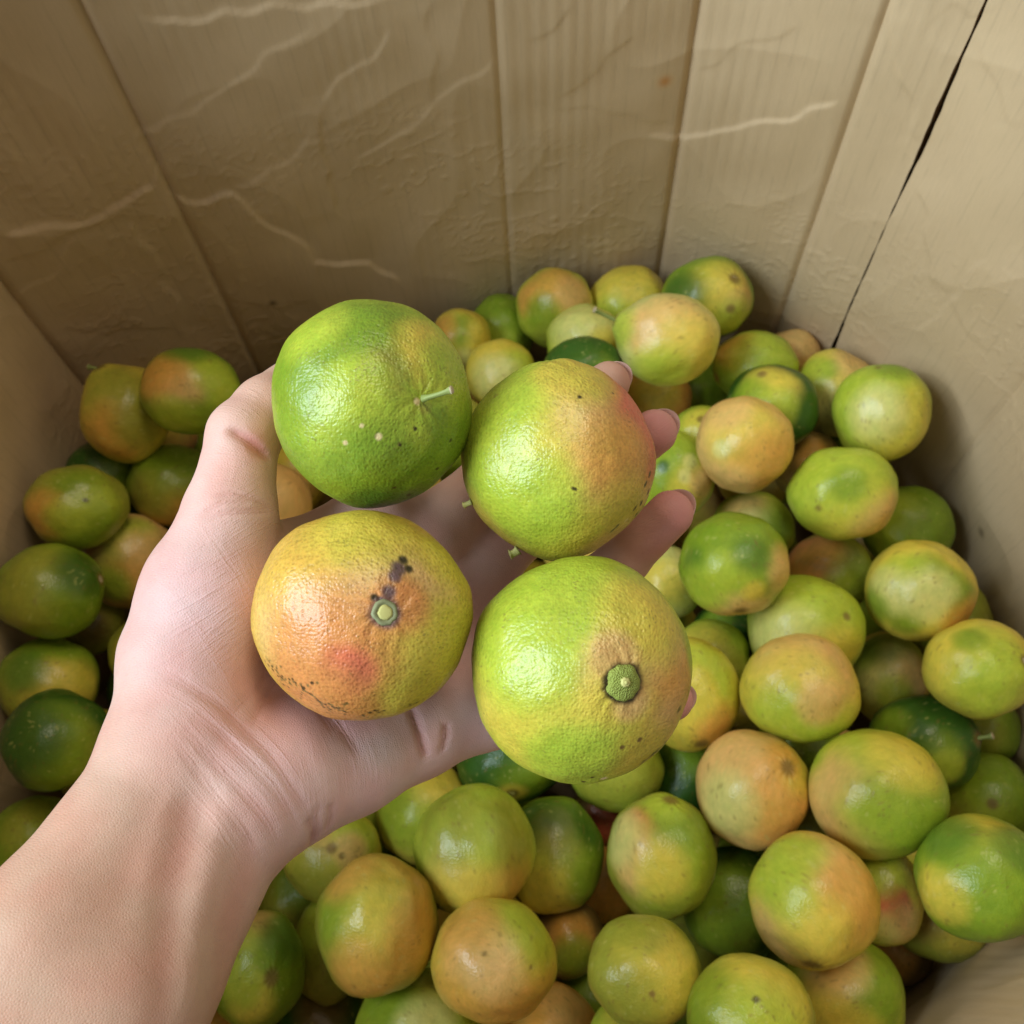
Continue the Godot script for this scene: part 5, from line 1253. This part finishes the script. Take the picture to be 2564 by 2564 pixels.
	for b in [
		[Vector2(30.2, -67), Vector2(-30.5, 35.8), Vector2(11.9, -0.4), 46, 20, 14, 1],
		[Vector2(38.8, -58), Vector2(-34.8, 34.2), Vector2(11.3, -0.6), 34, 16, 18, 0.7],
		[Vector2(29.5, -65.6), Vector2(16.2, 34.9), Vector2(-1.1, 13.8), 46, 22, 16, 0.55],
		[Vector2(13.5, -57.2), Vector2(-1.9, 53.3), Vector2(0.6, 16.2), 30, 16, 14, 0.5],
		[Vector2(-0.8, -31.7), Vector2(26.3, 17.7), Vector2(12.1, -2.2), 26, 20, 16, 0.8],
		[Vector2(-4.8, -31), Vector2(14.7, 4.2), Vector2(3.9, 15), 14, 30, 12, 1],
		[Vector2(-8.1, -20), Vector2(12.2, -3.8), Vector2(2, 16.4), 14, 40, 14, 1],
		[Vector2(-21.4, -11.3), Vector2(18.4, -4.5), Vector2(0.9, 16.4), 16, 42, 14, 0.8],
		[Vector2(-34.9, 1.1), Vector2(28.8, 4), Vector2(2, 15.3), 34, 18, 24, 0.5],
		[Vector2(-52.3, 12.4), Vector2(33.6, 17.8), Vector2(2.2, 14.8), 40, 14, 26, 0.4],
		[Vector2(14.3, 8.2), Vector2(29.2, 0.4), Vector2(-3.6, 10.7), 50, 18, 12, 0.6],
		[Vector2(26.1, 19.8), Vector2(31.6, 4.3), Vector2(-3.2, 9.2), 40, 13, 10, 0.5],
		[Vector2(55.2, -93.5), Vector2(16.3, -0.3), Vector2(2.6, 10.9), 14, 9, 6, 0.8],
		[Vector2(47.4, -82.3), Vector2(-8.5, 12.6), Vector2(8.5, 9.3), 16, 18, 6, 0.7],
		[Vector2(51.8, 15.4), Vector2(18, 5), Vector2(-2.8, 11.4), 20, 10, 8, 0.5],
	]:
		# bands of nearly parallel fine lines: corner, across, along, count, length, slope
		for k in b[3] * 3:
			var s: float = (k + r.randf()) / (b[3] * 3.0)
			var a: Vector2 = b[0] + b[1] * s + b[2].normalized() * r.randf_range(-4.0, b[5])
			var dir: Vector2 = b[2].normalized().rotated(r.randf_range(-0.10, 0.10))
			var l: float = b[4] * r.randf_range(0.3, 1.0)
			var bend := dir.orthogonal() * l * r.randf_range(-0.06, 0.06)
			stroke(bytes, size, span, PackedVector2Array([a, a + dir * l * 0.35 + bend, a + dir * l * 0.7 + bend, a + dir * l]), r.randf_range(0.13, 0.24), r.randf_range(4.0, 14.0) * b[6])
	for l in lines:
		stroke(bytes, size, span, l[0], l[1], l[2])
	im = Image.create_from_data(size, size, false, Image.FORMAT_L8, bytes)
	skin.heightmap_enabled = true
	skin.heightmap_texture = ImageTexture.create_from_image(im)
	skin.heightmap_scale = 0.085
	skin.texture_repeat = false
	var body := piece("person", hand_mesh(folds, tints, span), skin, self)
	body.transform = Transform3D(Basis(Vector3(0.67318, -0.43073, -0.60108), Vector3(0.59157, 0.80141, 0.08824), Vector3(0.4437, -0.41499, 0.7943)), Vector3(-0.0951, 0.3189, -0.0625))
	tag(body, "bare left hand and forearm reaching over the bin, palm up, holding four citrus fruit", "person")
	var plate := StandardMaterial3D.new()
	plate.albedo_color = Color8(206, 168, 152)
	plate.roughness = 0.3
	for f in [
		[Vector3(159.5, 68.4, -36.2), Vector3(4.6, 22.1, -0.5), Vector3(0.93, -0.36, -0.07), 7, 10, 7.2],
		[Vector3(168.3, 66.8, -13.4), Vector3(6.8, 23.7, -3.3), Vector3(0.95, -0.3, 0.02), 7.6, 11, 8.2],
		[Vector3(154.5, 66.1, 12.7), Vector3(7.6, 22.9, -7.2), Vector3(0.94, -0.3, 0.13), 7.6, 11, 8.3],
		[Vector3(119.1, 56.7, 63.5), Vector3(6.3, 18.5, 2.8), Vector3(0.83, -0.46, 0.25), 6.5, 9, 6.8],
		[Vector3(92.2, 8.6, -91.4), Vector3(30.7, -3.7, -9), Vector3(0.17, -0.5, -0.86), 8.6, 12, 10],
	]:
		nail(body, f[0] * 0.001, f[1], f[2], f[3] * 0.001, f[4] * 0.001, f[5] * 0.001, plate)
